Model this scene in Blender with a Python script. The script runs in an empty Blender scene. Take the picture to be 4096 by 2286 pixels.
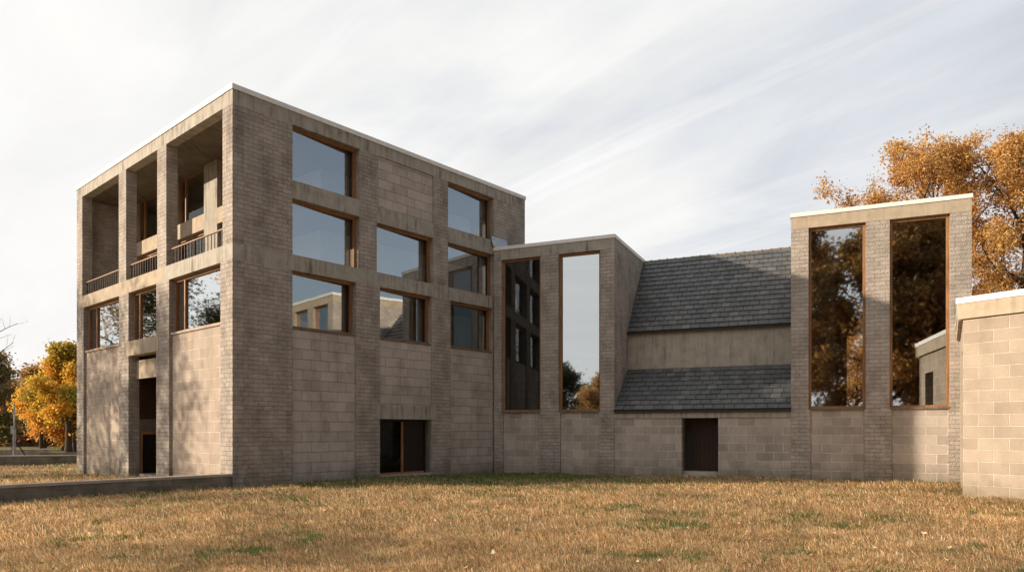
import bpy, bmesh, math, random
import numpy as np
from mathutils import Vector, Matrix

random.seed(7)
rng = np.random.default_rng(11)
R = math.radians
scene = bpy.context.scene
COL = scene.collection

# ------------------------------------------------------------------ tags
def tag(o, label=None, cat=None, group=None, kind=None):
    if label: o["label"] = label
    if cat: o["category"] = cat
    if group: o["group"] = group
    if kind: o["kind"] = kind
    return o

def empty(name, loc, label, cat, group=None, rz=0.0):
    o = bpy.data.objects.new(name, None)
    o.empty_display_size = 0.2
    o.location = loc
    o.rotation_euler = (0, 0, rz)
    COL.objects.link(o)
    return tag(o, label, cat, group)

def root_of(o):
    while o.parent: o = o.parent
    return o

def link_mesh(name, me, parent=None, mat=None):
    o = bpy.data.objects.new(name, me)
    COL.objects.link(o)
    if mat is not None:
        me.materials.append(mat)
    if parent is not None:
        o.parent = parent
        # meshes are written in world coordinates: take the root's base away
        b = root_of(parent).location
        me.transform(Matrix.Translation(-Vector(b)))
    return o

# ------------------------------------------------------------------ node helpers
def new_mat(name):
    m = bpy.data.materials.new(name)
    m.use_nodes = True
    nt = m.node_tree
    nt.nodes.clear()
    out = nt.nodes.new("ShaderNodeOutputMaterial")
    return m, nt, out

def N(nt, t, **kw):
    n = nt.nodes.new(t)
    for k, v in kw.items():
        if k.startswith("i_"):
            n.inputs[k[2:].replace("_", " ")].default_value = v
        else:
            setattr(n, k, v)
    return n

def L(nt, a, b): nt.links.new(a, b)

def ramp(nt, fac, stops):
    r = nt.nodes.new("ShaderNodeValToRGB")
    el = r.color_ramp.elements
    while len(el) < len(stops): el.new(0.5)
    for e, (p, c) in zip(el, stops):
        e.position = p
        e.color = (c[0], c[1], c[2], 1) if not isinstance(c, (int, float)) else (c, c, c, 1)
    L(nt, fac, r.inputs[0])
    return r.outputs[0]

def mixc(nt, fac, a, b, mode='MIX'):
    m = nt.nodes.new("ShaderNodeMix")
    m.data_type = 'RGBA'
    m.blend_type = mode
    for i, v in ((0, fac), (6, a), (7, b)):
        if hasattr(v, "node"): L(nt, v, m.inputs[i])
        elif i == 0: m.inputs[0].default_value = v
        else: m.inputs[i].default_value = (v[0], v[1], v[2], 1)
    return m.outputs[2]

def math_n(nt, op, a, b=None, c=None):
    m = nt.nodes.new("ShaderNodeMath")
    m.operation = op
    for i, v in enumerate((a, b, c)):
        if v is None: continue
        if hasattr(v, "node"): L(nt, v, m.inputs[i])
        else: m.inputs[i].default_value = v
    return m.outputs[0]

def noise(nt, vec, scale, detail=4, rough=0.55, dim='3D', dist=0.0):
    n = nt.nodes.new("ShaderNodeTexNoise")
    n.noise_dimensions = dim
    n.inputs["Scale"].default_value = scale
    n.inputs["Detail"].default_value = detail
    n.inputs["Roughness"].default_value = rough
    n.inputs["Distortion"].default_value = dist
    if vec is not None: L(nt, vec, n.inputs["Vector"])
    return n.outputs["Fac"]

def mapping(nt, vec, scale=(1, 1, 1), loc=(0, 0, 0)):
    m = nt.nodes.new("ShaderNodeMapping")
    m.inputs["Scale"].default_value = scale
    m.inputs["Location"].default_value = loc
    L(nt, vec, m.inputs["Vector"])
    return m.outputs[0]

def principled(nt, out, color, rough=0.85, bump=None, bstr=0.3, bdist=0.02, spec=0.25, metallic=0.0):
    p = nt.nodes.new("ShaderNodeBsdfPrincipled")
    if hasattr(color, "node"): L(nt, color, p.inputs["Base Color"])
    else: p.inputs["Base Color"].default_value = (*color, 1)
    if hasattr(rough, "node"): L(nt, rough, p.inputs["Roughness"])
    else: p.inputs["Roughness"].default_value = rough
    p.inputs["Specular IOR Level"].default_value = spec
    p.inputs["Metallic"].default_value = metallic
    if bump is not None:
        b = nt.nodes.new("ShaderNodeBump")
        b.inputs["Strength"].default_value = bstr
        b.inputs["Distance"].default_value = bdist
        L(nt, bump, b.inputs["Height"])
        L(nt, b.outputs[0], p.inputs["Normal"])
    L(nt, p.outputs[0], out.inputs[0])
    return p

def uv(nt): return N(nt, "ShaderNodeUVMap").outputs[0]
def objco(nt): return N(nt, "ShaderNodeTexCoord").outputs["Object"]

def masonry(name, bw, bh, c1, c2, mortar, msize, split=0.0, stain=0.35, mbump=1.0, bdist=0.012, warp=0.0, dirt=True, joint=0.25):
    """running-bond units laid out in metres in the UV map"""
    m, nt, out = new_mat(name)
    u = uv(nt)
    vec = u
    if warp:
        nz = N(nt, "ShaderNodeTexNoise"); nz.inputs["Scale"].default_value = 5.0; nz.inputs["Detail"].default_value = 3
        L(nt, u, nz.inputs["Vector"])
        s = N(nt, "ShaderNodeVectorMath", operation='SUBTRACT'); L(nt, nz.outputs["Color"], s.inputs[0]); s.inputs[1].default_value = (.5, .5, .5)
        sc = N(nt, "ShaderNodeVectorMath", operation='SCALE'); L(nt, s.outputs[0], sc.inputs[0]); sc.inputs["Scale"].default_value = warp
        ad = N(nt, "ShaderNodeVectorMath", operation='ADD'); L(nt, u, ad.inputs[0]); L(nt, sc.outputs[0], ad.inputs[1])
        vec = ad.outputs[0]
    b = N(nt, "ShaderNodeTexBrick", offset=0.5)
    b.inputs["Scale"].default_value = 1.0
    b.inputs["Brick Width"].default_value = bw
    b.inputs["Row Height"].default_value = bh
    b.inputs["Mortar Size"].default_value = msize
    b.inputs["Mortar Smooth"].default_value = 0.35
    b.inputs["Bias"].default_value = 0.0
    b.inputs["Color1"].default_value = (*c1, 1)
    b.inputs["Color2"].default_value = (*c2, 1)
    b.inputs["Mortar"].default_value = (*mortar, 1)
    L(nt, vec, b.inputs["Vector"])
    # fine grain and broad stains
    g = noise(nt, u, 38, 5, 0.75)
    gr = ramp(nt, g, [(0.28, 0.66), (0.5, 1.0), (0.72, 1.22)])
    unit = N(nt, "ShaderNodeTexBrick", offset=0.5)      # same bond without joints
    for kk in ("Scale", "Brick Width", "Row Height", "Bias", "Color1", "Color2"):
        unit.inputs[kk].default_value = b.inputs[kk].default_value
    unit.inputs["Mortar Size"].default_value = 0.0
    L(nt, vec, unit.inputs["Vector"])
    worn = ramp(nt, noise(nt, u, 3.1, 4, 0.65), [(0.40, joint), (0.60, 1.0)])
    bcol = mixc(nt, worn, unit.outputs["Color"], b.outputs["Color"])
    col = mixc(nt, 1.0, bcol, gr, 'MULTIPLY')
    st = noise(nt, mapping(nt, u, (0.9, 0.5, 1)), 1.6, 6, 0.62)
    sr = ramp(nt, st, [(0.32, 1 - stain), (0.55, 1.0), (0.75, 1 + stain * 0.35)])
    col = mixc(nt, 1.0, col, sr, 'MULTIPLY')
    tint = noise(nt, u, 0.8, 3, 0.5)
    col = mixc(nt, math_n(nt, 'MULTIPLY', ramp(nt, tint, [(0.45, 0.0), (0.7, 1.0)]), 0.35), col, (c1[0]*0.95, c1[1]*1.0, c1[2]*0.92))
    if dirt:   # splash-back dirt of the bottom courses, broken up by noise
        sep = N(nt, "ShaderNodeSeparateXYZ"); L(nt, u, sep.inputs[0])
        h = math_n(nt, 'ADD', sep.outputs[1], math_n(nt, 'MULTIPLY', noise(nt, u, 2.2, 5, 0.6), 1.3))
        dr = ramp(nt, math_n(nt, 'MULTIPLY', h, 0.5), [(0.28, 0.0), (0.62, 1.0)])
        col = mixc(nt, dr, mixc(nt, 1.0, col, (0.62, 0.62, 0.56), 'MULTIPLY'), col)
    # relief
    sp = noise(nt, u, 16, 6, 0.7)
    rel = math_n(nt, 'MULTIPLY', math_n(nt, 'SUBTRACT', 1.0, b.outputs["Fac"]), mbump)
    rel = math_n(nt, 'ADD', rel, math_n(nt, 'MULTIPLY', sp, split))
    rel = math_n(nt, 'ADD', rel, math_n(nt, 'MULTIPLY', g, 0.18))
    principled(nt, out, col, 0.92, rel, 1.0, bdist, 0.15)
    return m

def concrete(name, c, streak=0.5, grain=0.15):
    m, nt, out = new_mat(name)
    u = uv(nt)
    a = noise(nt, u, 2.2, 7, 0.62)
    col = ramp(nt, a, [(0.28, [x * 0.78 for x in c]), (0.5, c), (0.72, [min(1, x * 1.16) for x in c])])
    s = noise(nt, mapping(nt, u, (6.5, 0.55, 1)), 1.0, 6, 0.66)
    s2 = noise(nt, u, 0.9, 3, 0.5)
    st = ramp(nt, s, [(0.34, 1 - streak), (0.52, 1.0), (0.74, 1 + 0.14 * streak)])
    stm = mixc(nt, ramp(nt, s2, [(0.36, 0.15), (0.6, 1.0)]), (1, 1, 1), st)
    col = mixc(nt, 1.0, col, stm, 'MULTIPLY')
    g = noise(nt, u, 70, 3, 0.7)
    col = mixc(nt, 1.0, col, ramp(nt, g, [(0.3, 1 - grain), (0.7, 1 + grain * 0.6)]), 'MULTIPLY')
    pit = N(nt, "ShaderNodeTexVoronoi"); pit.inputs["Scale"].default_value = 7; L(nt, u, pit.inputs["Vector"])
    pm = ramp(nt, pit.outputs["Distance"], [(0.035, 0.45), (0.075, 1.0)])
    col = mixc(nt, 1.0, col, pm, 'MULTIPLY')
    principled(nt, out, col, 0.88, math_n(nt, 'ADD', g, a), 0.35, 0.01, 0.2)
    return m

def plain(name, c, rough=0.6, metallic=0.0, spec=0.4, var=0.12, scale=9):
    m, nt, out = new_mat(name)
    a = noise(nt, objco(nt), scale, 5, 0.6)
    col = ramp(nt, a, [(0.3, [x * (1 - var) for x in c]), (0.7, [min(1, x * (1 + var)) for x in c])])
    principled(nt, out, col, rough, a, 0.08, 0.01, spec, metallic)
    return m

def wood(name, c, rough=0.55):
    m, nt, out = new_mat(name)
    co = objco(nt)
    a = noise(nt, mapping(nt, co, (14, 14, 1.2)), 1.6, 5, 0.6, dist=0.6)
    b2 = noise(nt, co, 0.9, 3, 0.5)
    col = ramp(nt, a, [(0.28, [x * 0.6 for x in c]), (0.5, c), (0.75, [min(1, x * 1.35) for x in c])])
    col = mixc(nt, 1.0, col, ramp(nt, b2, [(0.3, 0.75), (0.7, 1.1)]), 'MULTIPLY')
    principled(nt, out, col, rough, a, 0.2, 0.004, 0.35)
    return m

def glass(name, refl, tint=(0.80, 0.84, 0.84), wav=0.0):
    """coated glazing: part mirror, part clear"""
    m, nt, out = new_mat(name)
    g = N(nt, "ShaderNodeBsdfGlossy"); g.inputs["Roughness"].default_value = 0.022
    g.inputs["Color"].default_value = (0.90, 0.95, 0.98, 1)
    t = N(nt, "ShaderNodeBsdfTransparent"); t.inputs["Color"].default_value = (*tint, 1)
    ge = N(nt, "ShaderNodeNewGeometry")
    dt = N(nt, "ShaderNodeVectorMath", operation='DOT_PRODUCT'); L(nt, ge.outputs["Incoming"], dt.inputs[0]); L(nt, ge.outputs["Normal"], dt.inputs[1])
    sch = math_n(nt, 'POWER', math_n(nt, 'SUBTRACT', 1.0, math_n(nt, 'ABSOLUTE', dt.outputs["Value"])), 5.0)
    f = math_n(nt, 'ADD', refl, math_n(nt, 'MULTIPLY', sch, 1.0 - refl))
    f = math_n(nt, 'MULTIPLY', f, math_n(nt, 'SUBTRACT', 1.0, ge.outputs["Backfacing"]))   # the coating is on the outer face
    mx = N(nt, "ShaderNodeMixShader")
    L(nt, f, mx.inputs[0]); L(nt, t.outputs[0], mx.inputs[1]); L(nt, g.outputs[0], mx.inputs[2])
    b = N(nt, "ShaderNodeBump"); b.inputs["Strength"].default_value = 0.12; b.inputs["Distance"].default_value = 0.008 + wav
    L(nt, noise(nt, uv(nt), 0.9, 2, 0.5), b.inputs["Height"])
    L(nt, b.outputs[0], g.inputs["Normal"])
    L(nt, mx.outputs[0], out.inputs[0])
    return m

M = {}
M['brick'] = masonry('split_face_brick', .335, .137, (.480, .428, .388), (.385, .338, .304), (.215, .185, .160), .0075, split=2.1, stain=.36, bdist=.021, warp=.032, joint=.15)
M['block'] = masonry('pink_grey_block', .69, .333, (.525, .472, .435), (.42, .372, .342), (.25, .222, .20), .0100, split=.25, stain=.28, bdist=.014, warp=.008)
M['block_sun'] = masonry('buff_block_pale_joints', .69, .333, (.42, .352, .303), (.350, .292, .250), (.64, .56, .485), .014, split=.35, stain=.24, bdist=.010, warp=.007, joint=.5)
M['block_wing'] = masonry('wing_block_pale_joints', .63, .31, (.485, .427, .383), (.34, .296, .265), (.74, .675, .615), .0135, split=.3, stain=.28, bdist=.010, warp=.010, joint=.6)
M['block_annex'] = masonry('annex_block', .72, .305, (.40, .336, .282), (.325, .270, .222), (.60, .53, .46), .0125, split=.3, stain=.18, bdist=.010, warp=.007, joint=.6)
M['block_low'] = masonry('old_garden_block', .60, .21, (.32, .285, .245), (.21, .19, .165), (.42, .38, .335), .010, split=.6, stain=.5, bdist=.014, warp=.02)
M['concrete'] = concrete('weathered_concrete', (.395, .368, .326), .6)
M['concrete_sunlit'] = concrete('sunlit_concrete', (.43, .362, .280), .22)  # the same concrete with the sunlit tone put into its colour
M['soffit'] = concrete('bounce_warm_soffit', (.58, .46, .33), .25)  # warm bounce light painted into the ceiling concrete's colour
M['concrete_band'] = concrete('board_concrete', (.41, .375, .325), .4)
M['concrete_cap'] = concrete('wall_cap_concrete', (.46, .40, .345), .3)
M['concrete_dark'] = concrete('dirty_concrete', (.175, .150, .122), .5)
M['flash'] = plain('white_metal_coping', (.76, .76, .75), .45, 0.0, .5, .10, 5)
M['flash_grey'] = plain('zinc_coping', (.60, .61, .62), .4, 0.3, .5, .08)
M['wood'] = wood('orange_teak', (.31, .158, .072))
M['wood_dark'] = wood('dark_wood', (.018, .009, .006))
M['wood_brown'] = wood('brown_boards', (.062, .028, .012))
M['slot_wood'] = wood('slot_boards', (.34, .15, .045))
M['rail'] = plain('dark_bronze_rail', (.045, .033, .026), .5, .4)
M['railtop'] = wood('rail_timber', (.26, .14, .07))
M['plaster'] = plain('white_interior_wall', (.86, .855, .84), .8, 0, .2, .03)
M['interior'] = plain('dim_interior', (.20, .185, .165), .9, 0, .1, .1)
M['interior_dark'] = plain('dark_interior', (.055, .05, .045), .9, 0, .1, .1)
M['ceiling'] = plain('interior_ceiling', (.22, .21, .195), .9, 0, .1, .05)
M['glass_main'] = glass('grey_blue_glass', .48, (.95, .96, .96))
M['glass_clear'] = glass('clear_glass', .03, (.95, .96, .95))
M['glass_west'] = glass('sky_mirror_glass', .78, (.8, .82, .82), .006)
M['glass_tower'] = glass('tower_glass', .58, (.75, .78, .76))
M['glass_bay'] = glass('bay_glass', .50, (.85, .83, .80))
M['glass_dim'] = glass('dim_tower_glass', .15, (.55, .58, .56))
M['glass_low'] = glass('third_row_glass', .42, (.62, .64, .64))

# ------------------------------------------------------------------ geometry in a facade's own axes
class Facade:
    """u runs along the face, d goes into the building, z is up"""
    def __init__(s, p0, p1):
        s.P = Vector((p0[0], p0[1])); v = Vector((p1[0] - p0[0], p1[1] - p0[1]))
        s.L = v.length; s.e = v / s.L
        n = Vector((-s.e.y, s.e.x))
        if n.y < 0: n = -n
        s.n = n
    def p(s, u, d, z):
        q = s.P + s.e * u + s.n * d
        return (q.x, q.y, z)

class MB:
    def __init__(s): s.v = []; s.f = []; s.t = []; s.mi = []
    cen = None
    def quad(s, pts, uvs, mi=0):
        k = len(s.v); pts = [Vector(p) for p in pts]
        if s.cen is not None:
            fn = (pts[1] - pts[0]).cross(pts[2] - pts[0])
            if fn.dot(pts[0] - s.cen) < 0: pts = pts[::-1]; uvs = list(uvs)[::-1]
        s.v += [tuple(p) for p in pts]
        s.f.append(tuple(range(k, k + len(pts)))); s.t += list(uvs); s.mi.append(mi)
        return s
    def box(s, F, u0, u1, d0, d1, z0, z1, mi=0):
        p = F.p
        q = s.quad
        s.cen = (Vector(p(u0, d0, z0)) + Vector(p(u1, d1, z1)) + Vector(p(u0, d1, z0)) + Vector(p(u1, d0, z1))) / 4
        q([p(u0, d0, z0), p(u1, d0, z0), p(u1, d0, z1), p(u0, d0, z1)], [(u0, z0), (u1, z0), (u1, z1), (u0, z1)], mi)
        q([p(u1, d1, z0), p(u0, d1, z0), p(u0, d1, z1), p(u1, d1, z1)], [(u1, z0), (u0, z0), (u0, z1), (u1, z1)], mi)
        q([p(u0, d1, z0), p(u0, d0, z0), p(u0, d0, z1), p(u0, d1, z1)], [(u0 - d1, z0), (u0 - d0, z0), (u0 - d0, z1), (u0 - d1, z1)], mi)
        q([p(u1, d0, z0), p(u1, d1, z0), p(u1, d1, z1), p(u1, d0, z1)], [(u1 + d0, z0), (u1 + d1, z0), (u1 + d1, z1), (u1 + d0, z1)], mi)
        q([p(u0, d0, z1), p(u1, d0, z1), p(u1, d1, z1), p(u0, d1, z1)], [(u0, z1 + d0), (u1, z1 + d0), (u1, z1 + d1), (u0, z1 + d1)], mi)
        q([p(u0, d1, z0), p(u1, d1, z0), p(u1, d0, z0), p(u0, d0, z0)], [(u0, z0 + d1), (u1, z0 + d1), (u1, z0 + d0), (u0, z0 + d0)], mi)
        s.cen = None
        return s
    def build(s, name, mat, parent=None):
        me = bpy.data.meshes.new(name)
        me.from_pydata(s.v, [], s.f)
        ul = me.uv_layers.new(name="UVMap")
        ul.data.foreach_set("uv", np.array(s.t, dtype=np.float32).ravel())
        mats = mat if isinstance(mat, (list, tuple)) else [mat]
        o = link_mesh(name, me, parent)
        for mm in mats: me.materials.append(mm)
        if len(mats) > 1: me.polygons.foreach_set("material_index", s.mi)
        me.update()
        return o

def part(name, mat, parent, F, u0, u1, d0, d1, z0, z1):
    return MB().box(F, u0, u1, d0, d1, z0, z1).build(name, mat, parent)

def window(parent, F, u0, u1, z0, z1, d, gl, fw=.085, mull=None, fd=.10, sill=None, sillmat=None, tilt=0.0):
    """timber frame set at depth d, pane behind its front, optional mullion"""
    b = MB()
    b.box(F, u0, u0 + fw, d, d + fd, z0, z1).box(F, u1 - fw, u1, d, d + fd, z0, z1)
    b.box(F, u0 + fw, u1 - fw, d, d + fd, z1 - fw, z1).box(F, u0 + fw, u1 - fw, d, d + fd, z0, z0 + fw * .75)
    deep = fd > .15
    fdd, fd = fd, min(fd, .10)
    if deep:
        b = MB()
        b.box(F, u0, u0 + fw, d, d + fd, z0, z1).box(F, u1 - fw, u1, d, d + fd, z0, z1)
        b.box(F, u0 + fw, u1 - fw, d, d + fd, z1 - fw, z1).box(F, u0 + fw, u1 - fw, d, d + fd, z0, z0 + fw * .75)
    if mull is not None:
        for mu in mull: b.box(F, mu - .035, mu + .035, d + .004, d + fd - .004, z0 + fw * .75, z1 - fw)
    w = b.build('window', M['wood'], parent)
    if deep:                      # dark channel behind the timber frame that holds the glass
        e0, e1 = d + fd + .002, d + fdd
        g = MB().box(F, u0, u0 + fw, e0, e1, z0, z1).box(F, u1 - fw + .01, u1, e0, e1, z0, z1)
        g.box(F, u0 + fw, u1 - fw, e0, e1, z1 - fw, z1).box(F, u0 + fw, u1 - fw, e0, e1, z0, z0 + fw * .75)
        g.build('glazing_channel', M['rail'], w)
    pd = d + fd * .6
    a, c = u0 + fw - .01, u1 - fw + .01
    if tilt:                      # the pane sits slightly askew in a deep frame
        dz = math.tan(R(tilt)) * (c - a)
        da = d + .012 if dz > 0 else d + .012 - dz
        T = type('T', (), {})(); T.p = lambda u, dd, z: F.p(u, dd + da + math.tan(R(tilt)) * (u - a), z)
        q = MB().box(T, a, c, 0, .012, z0 + fw * .75 - .01, z1 - fw + .01)
    else:
        q = MB().box(F, a, c, pd, pd + .012, z0 + fw * .75 - .01, z1 - fw + .01)
    q.build('pane', gl, w)
    if sill:
        part('sill', sillmat or M['concrete'], w, F, u0 + .003, u1 - .003, sill, d + .02, z0 - .07, z0 - .002)
    return w

# plan of the place, metres, camera at the origin looking along +y
FR = Facade((-8.290, 21.519), (.573, 31.989))                    # long shaded front
FL = Facade((-8.290, 21.519), (-18.432, 30.732))                 # sunlit front
W = Facade((-.747, 30.326), (14.799, 23.365))                    # towers and slate roof wing
LM = 13.71

# ================================================================== MAIN BLOCK
main = empty('college_block', (-8.29, 21.52, 0), 'large square brick and concrete building with a two storey open loggia on its sunlit side', 'building')
Z = dict(top=11.99, fl=11.84, rb=11.43, s1=9.66, b1=9.09, m1=7.29, m0=6.80, s3=5.0, lt=2.615, lb=2.115)
G0 = -.35
br, bk, cc = M['brick'], M['block'], M['concrete']
# --- shaded front (FR)
TH = .38
def pier(F, u0, u1, z0, z1, d0=0.0, d1=TH, m=None):
    return part('pier', m or br, main, F, u0, u1, d0, d1, z0, z1)
beam = lambda F, u0, u1, z0, z1, d0=0.0, d1=TH, m=None: part('beam', m or cc, main, F, u0, u1, d0, d1, z0, z1)

def corner_pier(z0, z1, ur, ul):
    # an L-shaped brick corner shared by both fronts, one mesh
    b = MB()
    b.box(FR, 0, ur, 0, TH, z0, z1)
    b.box(FL, .002, ul, .002, TH - .02, z0, z1)
    return b.build('pier', br, main)
corner_pier(Z['m1'], Z['rb'], 2.03, .63)
corner_pier(G0, Z['m0'], 2.03, .765)
# roof edge beam all round + coping
def ring(name, mat, z0, z1, out, thick, cutR, cutL, gap):
    b = MB(); jr = random.Random(len(name))
    xs = [-out] + list(cutR) + [LM + out]
    for i in range(len(xs) - 1):
        j = jr.uniform(0, .003)
        b.box(FR, xs[i] + (gap if i else 0), xs[i + 1], -out - j, thick, z0, z1 + j)
    xs = [thick + .001] + list(cutL) + [LM + out]
    for i in range(len(xs) - 1):
        j = jr.uniform(0, .003)
        b.box(FL, xs[i] + (gap if i else 0), xs[i + 1], -out - j, thick, z0, z1 + j)
    return b.build(name, mat, main)
ring('roof_beam', cc, Z['rb'], Z['fl'], 0.0, TH, (5.02, 8.5, 11.2), (4.9, 8.6), .012)
ring('coping', M['flash'], Z['fl'] + .002, Z['top'], .035, .45, (3.05, 6.1, 9.15, 12.2), (3.4, 6.8, 10.2), .008)
# roof deck and the two far sides
c0 = FR.p(.1, .1, 0); 
def prism(name, mat, pts, z0, z1, parent):
    b = MB(); n = len(pts)
    for i in range(n):
        a, c = pts[i], pts[(i + 1) % n]
        l = math.hypot(c[0] - a[0], c[1] - a[1])
        b.quad([(a[0], a[1], z0), (c[0], c[1], z0), (c[0], c[1], z1), (a[0], a[1], z1)], [(0, z0), (l, z0), (l, z1), (0, z1)])
    b.quad([(p[0], p[1], z1) for p in pts], [(p[0], p[1]) for p in pts])
    b.quad([(p[0], p[1], z0) for p in reversed(pts)], [(p[0], p[1]) for p in reversed(pts)])
    return b.build(name, mat, parent)
A_ = FR.p(0, 0, 0); B_ = FR.p(LM, 0, 0); D_ = FL.p(LM, 0, 0)
C_ = (B_[0] + D_[0] - A_[0], B_[1] + D_[1] - A_[1])
def inner(k, pts):
    cx = sum(p[0] for p in pts) / len(pts); cy = sum(p[1] for p in pts) / len(pts)
    return [(p[0] + (cx - p[0]) * k, p[1] + (cy - p[1]) * k) for p in pts]
sq = [A_[:2], B_[:2], C_[:2], D_[:2]]
prism('roof_deck', M['concrete_dark'], inner(.05, sq), Z['fl'] - .42, Z['fl'] + .03, main)
FB = Facade(B_[:2], C_[:2]); FD = Facade(D_[:2], C_[:2])
# far walls (face away from the camera)
bb = MB()
def wallseg(bm_, a, c, t, z0, z1):
    v = Vector((c[0] - a[0], c[1] - a[1])); l = v.length; e = v / l; n = Vector((-e.y, e.x))
    class T: pass
    f = T(); f.p = lambda u, d, z: (a[0] + e.x * u + n.x * d, a[1] + e.y * u + n.y * d, z)
    bm_.box(f, 0, l, 0, t, z0, z1)
cen = Vector(((A_[0] + C_[0]) / 2, (A_[1] + C_[1]) / 2))
def toward(p, k=.0): return (p[0], p[1])
for d0_, d1_, z0_, z1_ in ((TH + .002, .55, G0, Z['fl'] - .002), (2.45, LM - .01, G0, Z['fl'] - .002), (.55, 2.45, G0, 5.2), (.55, 2.45, 11.2, Z['fl'] - .002)):  # leaves a tall gap, added so sky light reaches the interior
    wallseg(bb, FR.p(LM - .001, d0_, 0), FR.p(LM - .001, d1_, 0), TH, z0_, z1_)
bb.build('rear_wall', br, main)
bm_, bnt, bout = new_mat('diffuser_white')
tr_ = N(bnt, "ShaderNodeBsdfTranslucent"); tr_.inputs[0].default_value = (.85, .85, .83, 1); L(bnt, tr_.outputs[0], bout.inputs[0])
part('light_diffuser', bm_, main, FR, LM - .12, LM - .11, .50, 2.50, 5.1, 11.3)  # added translucent panel, diffuses the gap's light and stops stray sun
bb = MB()
bb.box(FL, LM - TH, LM - .001, TH + .002, LM - TH, G0, Z['fl'] - .43)
bb.build('end_wall', br, main)
bb = MB()
bb.box(Facade(D_[:2], C_[:2]), .5, LM - TH, -.39, -.01, G0, Z['fl'] - .43)
bb.build('rear_wall', br, main)

# --- FR levels
# bay 1
beam(FR, 2.03, 4.67, Z['b1'], Z['s1'], -.012)
window(main, FR, 2.03, 4.67, Z['s1'] + .002, Z['rb'] - .002, .20, M['glass_main'], tilt=3.9, fd=.21)
window(main, FR, 2.03, 4.67, Z['m1'] + .002, Z['b1'] - .002, .20, M['glass_main'], tilt=3.9, fd=.21)
# piers above the main band
pier(FR, 4.67, 5.43, Z['m1'], Z['rb'])
pier(FR, 8.18, 8.96, Z['m1'], Z['rb'])
pier(FR, 11.65, LM, Z['m1'], Z['rb'])
# middle bay: block panel over a window
part('block_panel', bk, main, FR, 5.43, 8.18, .05, TH, 9.62, Z['rb'])
beam(FR, 5.43, 8.18, 9.06, 9.62, .012)
window(main, FR, 5.43, 8.18, Z['m1'] + .002, 9.058, .20, M['glass_main'], tilt=3.9, fd=.21)
# right bay
beam(FR, 8.96, 11.65, 9.05, 9.64, -.012)
window(main, FR, 8.96, 11.65, 9.642, Z['rb'] - .002, .20, M['glass_main'], tilt=3.9, fd=.21)
window(main, FR, 8.96, 11.65, Z['m1'] + .002, 9.048, .20, M['glass_main'], tilt=3.9, fd=.21)
# the long band between second and third storey, in cast lengths
for u0, u1 in ((0, 1.86), (1.868, 5.02), (5.028, 8.50), (8.508, LM)):
    mb = MB()
    mb.box(FR, u0, u1, -.004 if u0 else 0, TH, Z['m0'], Z['m1'])
    if u0 == 0: mb.box(FL, .002, 4.9, .001, TH - .01, Z['m0'], Z['m1'])
    mb.build('floor_band', cc, main)
# piers below
pier(FR, 4.52, 5.57, G0, Z['m0'])
pier(FR, 8.09, 9.10, G0, Z['m0'])
pier(FR, 11.58, LM, G0, Z['m0'])
# third row windows and panels
for (u0, u1) in ((2.03, 4.52), (5.57, 8.09), (9.10, 11.58)):
    window(main, FR, u0, u1, Z['s3'], Z['m0'] - .002, .20, M['glass_low'], tilt=3.9, fd=.21, sill=.03, sillmat=M['concrete_dark'])
part('block_panel', bk, main, FR, 2.03, 4.52, .05, TH, G0, 4.928)
part('block_panel', bk, main, FR, 9.10, 11.58, .05, TH, G0, 4.928)
part('block_panel', bk, main, FR, 5.57, 8.09, .05, TH, Z['lt'], 4.928)
lin = MB().box(FR, 5.39, 8.28, -.035, TH - .005, Z['lb'], Z['lt']); lin.build('lintel', cc, main)
# ground level glazed door
dr = MB()
for a in (5.59, 7.91):
    dr.box(FR, a, a + .075, .24, .33, .10, Z['lb'] - .002)
dr.box(FR, 5.665, 6.79, .24, .33, Z['lb'] - .08, Z['lb'] - .002).box(FR, 6.865, 7.91, .24, .33, Z['lb'] - .08, Z['lb'] - .002)
gd = dr.build('glazed_door', M['wood_dark'], main)
MB().box(FR, 6.79, 6.865, .235, .335, .172, Z['lb'] - .082).build('mullion', M['wood'], gd)
MB().box(FR, 5.666, 7.909, .235, .335, .10, .17).build('bottom_rail', M['wood'], gd)
MB().box(FR, 5.66, 6.80, .29, .30, .16, Z['lb'] - .07).build('pane', glass('door_glass', .04, (.35, .38, .36)), gd)
MB().box(FR, 6.86, 7.92, .275, .315, .16, Z['lb'] - .07).build('door_leaf', M['wood_dark'], gd)
part('threshold', M['concrete_cap'], main, FR, 5.574, 8.086, .02, .36, -.2, .098)
part('door_jamb', M['concrete_dark'], main, FR, 7.99, 8.088, .10, .36, .10, Z['lb'] - .003)

# --- FL sunlit front
FLb = FL
pier(FL, .0, 0, 0, 0) if False else None
pier(FL, 8.26, 8.98, Z['m1'], Z['rb'])
pier(FL, 4.68, 5.43, Z['m1'], Z['rb'])
pier(FL, 13.04, LM, Z['m1'], Z['rb'], 0, TH)
for u0, u1 in ((4.908, 8.61), (8.618, LM)):
    beam(FL, u0, u1, Z['m0'], Z['m1'], .001, TH, M['concrete_sunlit'])
pier(FL, 12.88, LM, G0, Z['m0'])
pier(FL, 8.02, 8.95, G0, Z['m0'])
pier(FL, 4.46, 5.51, G0, Z['m0'])
window(main, FL, .765, 4.46, Z['s3'], Z['m0'] - .002, .20, M['glass_west'], mull=(3.72, ), sill=.05, sillmat=M['block_sun'])
window(main, FL, 5.51, 8.02, Z['s3'], Z['m0'] - .002, .20, M['glass_west'], mull=(7.5, ))
window(main, FL, 8.95, 12.88, Z['s3'], Z['m0'] - .002, .20, M['glass_west'], mull=(11.95, ), sill=.05, sillmat=M['block_sun'])
part('block_panel', M['block_sun'], main, FL, .765, 4.46, .10, TH, G0, 4.928)
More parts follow.
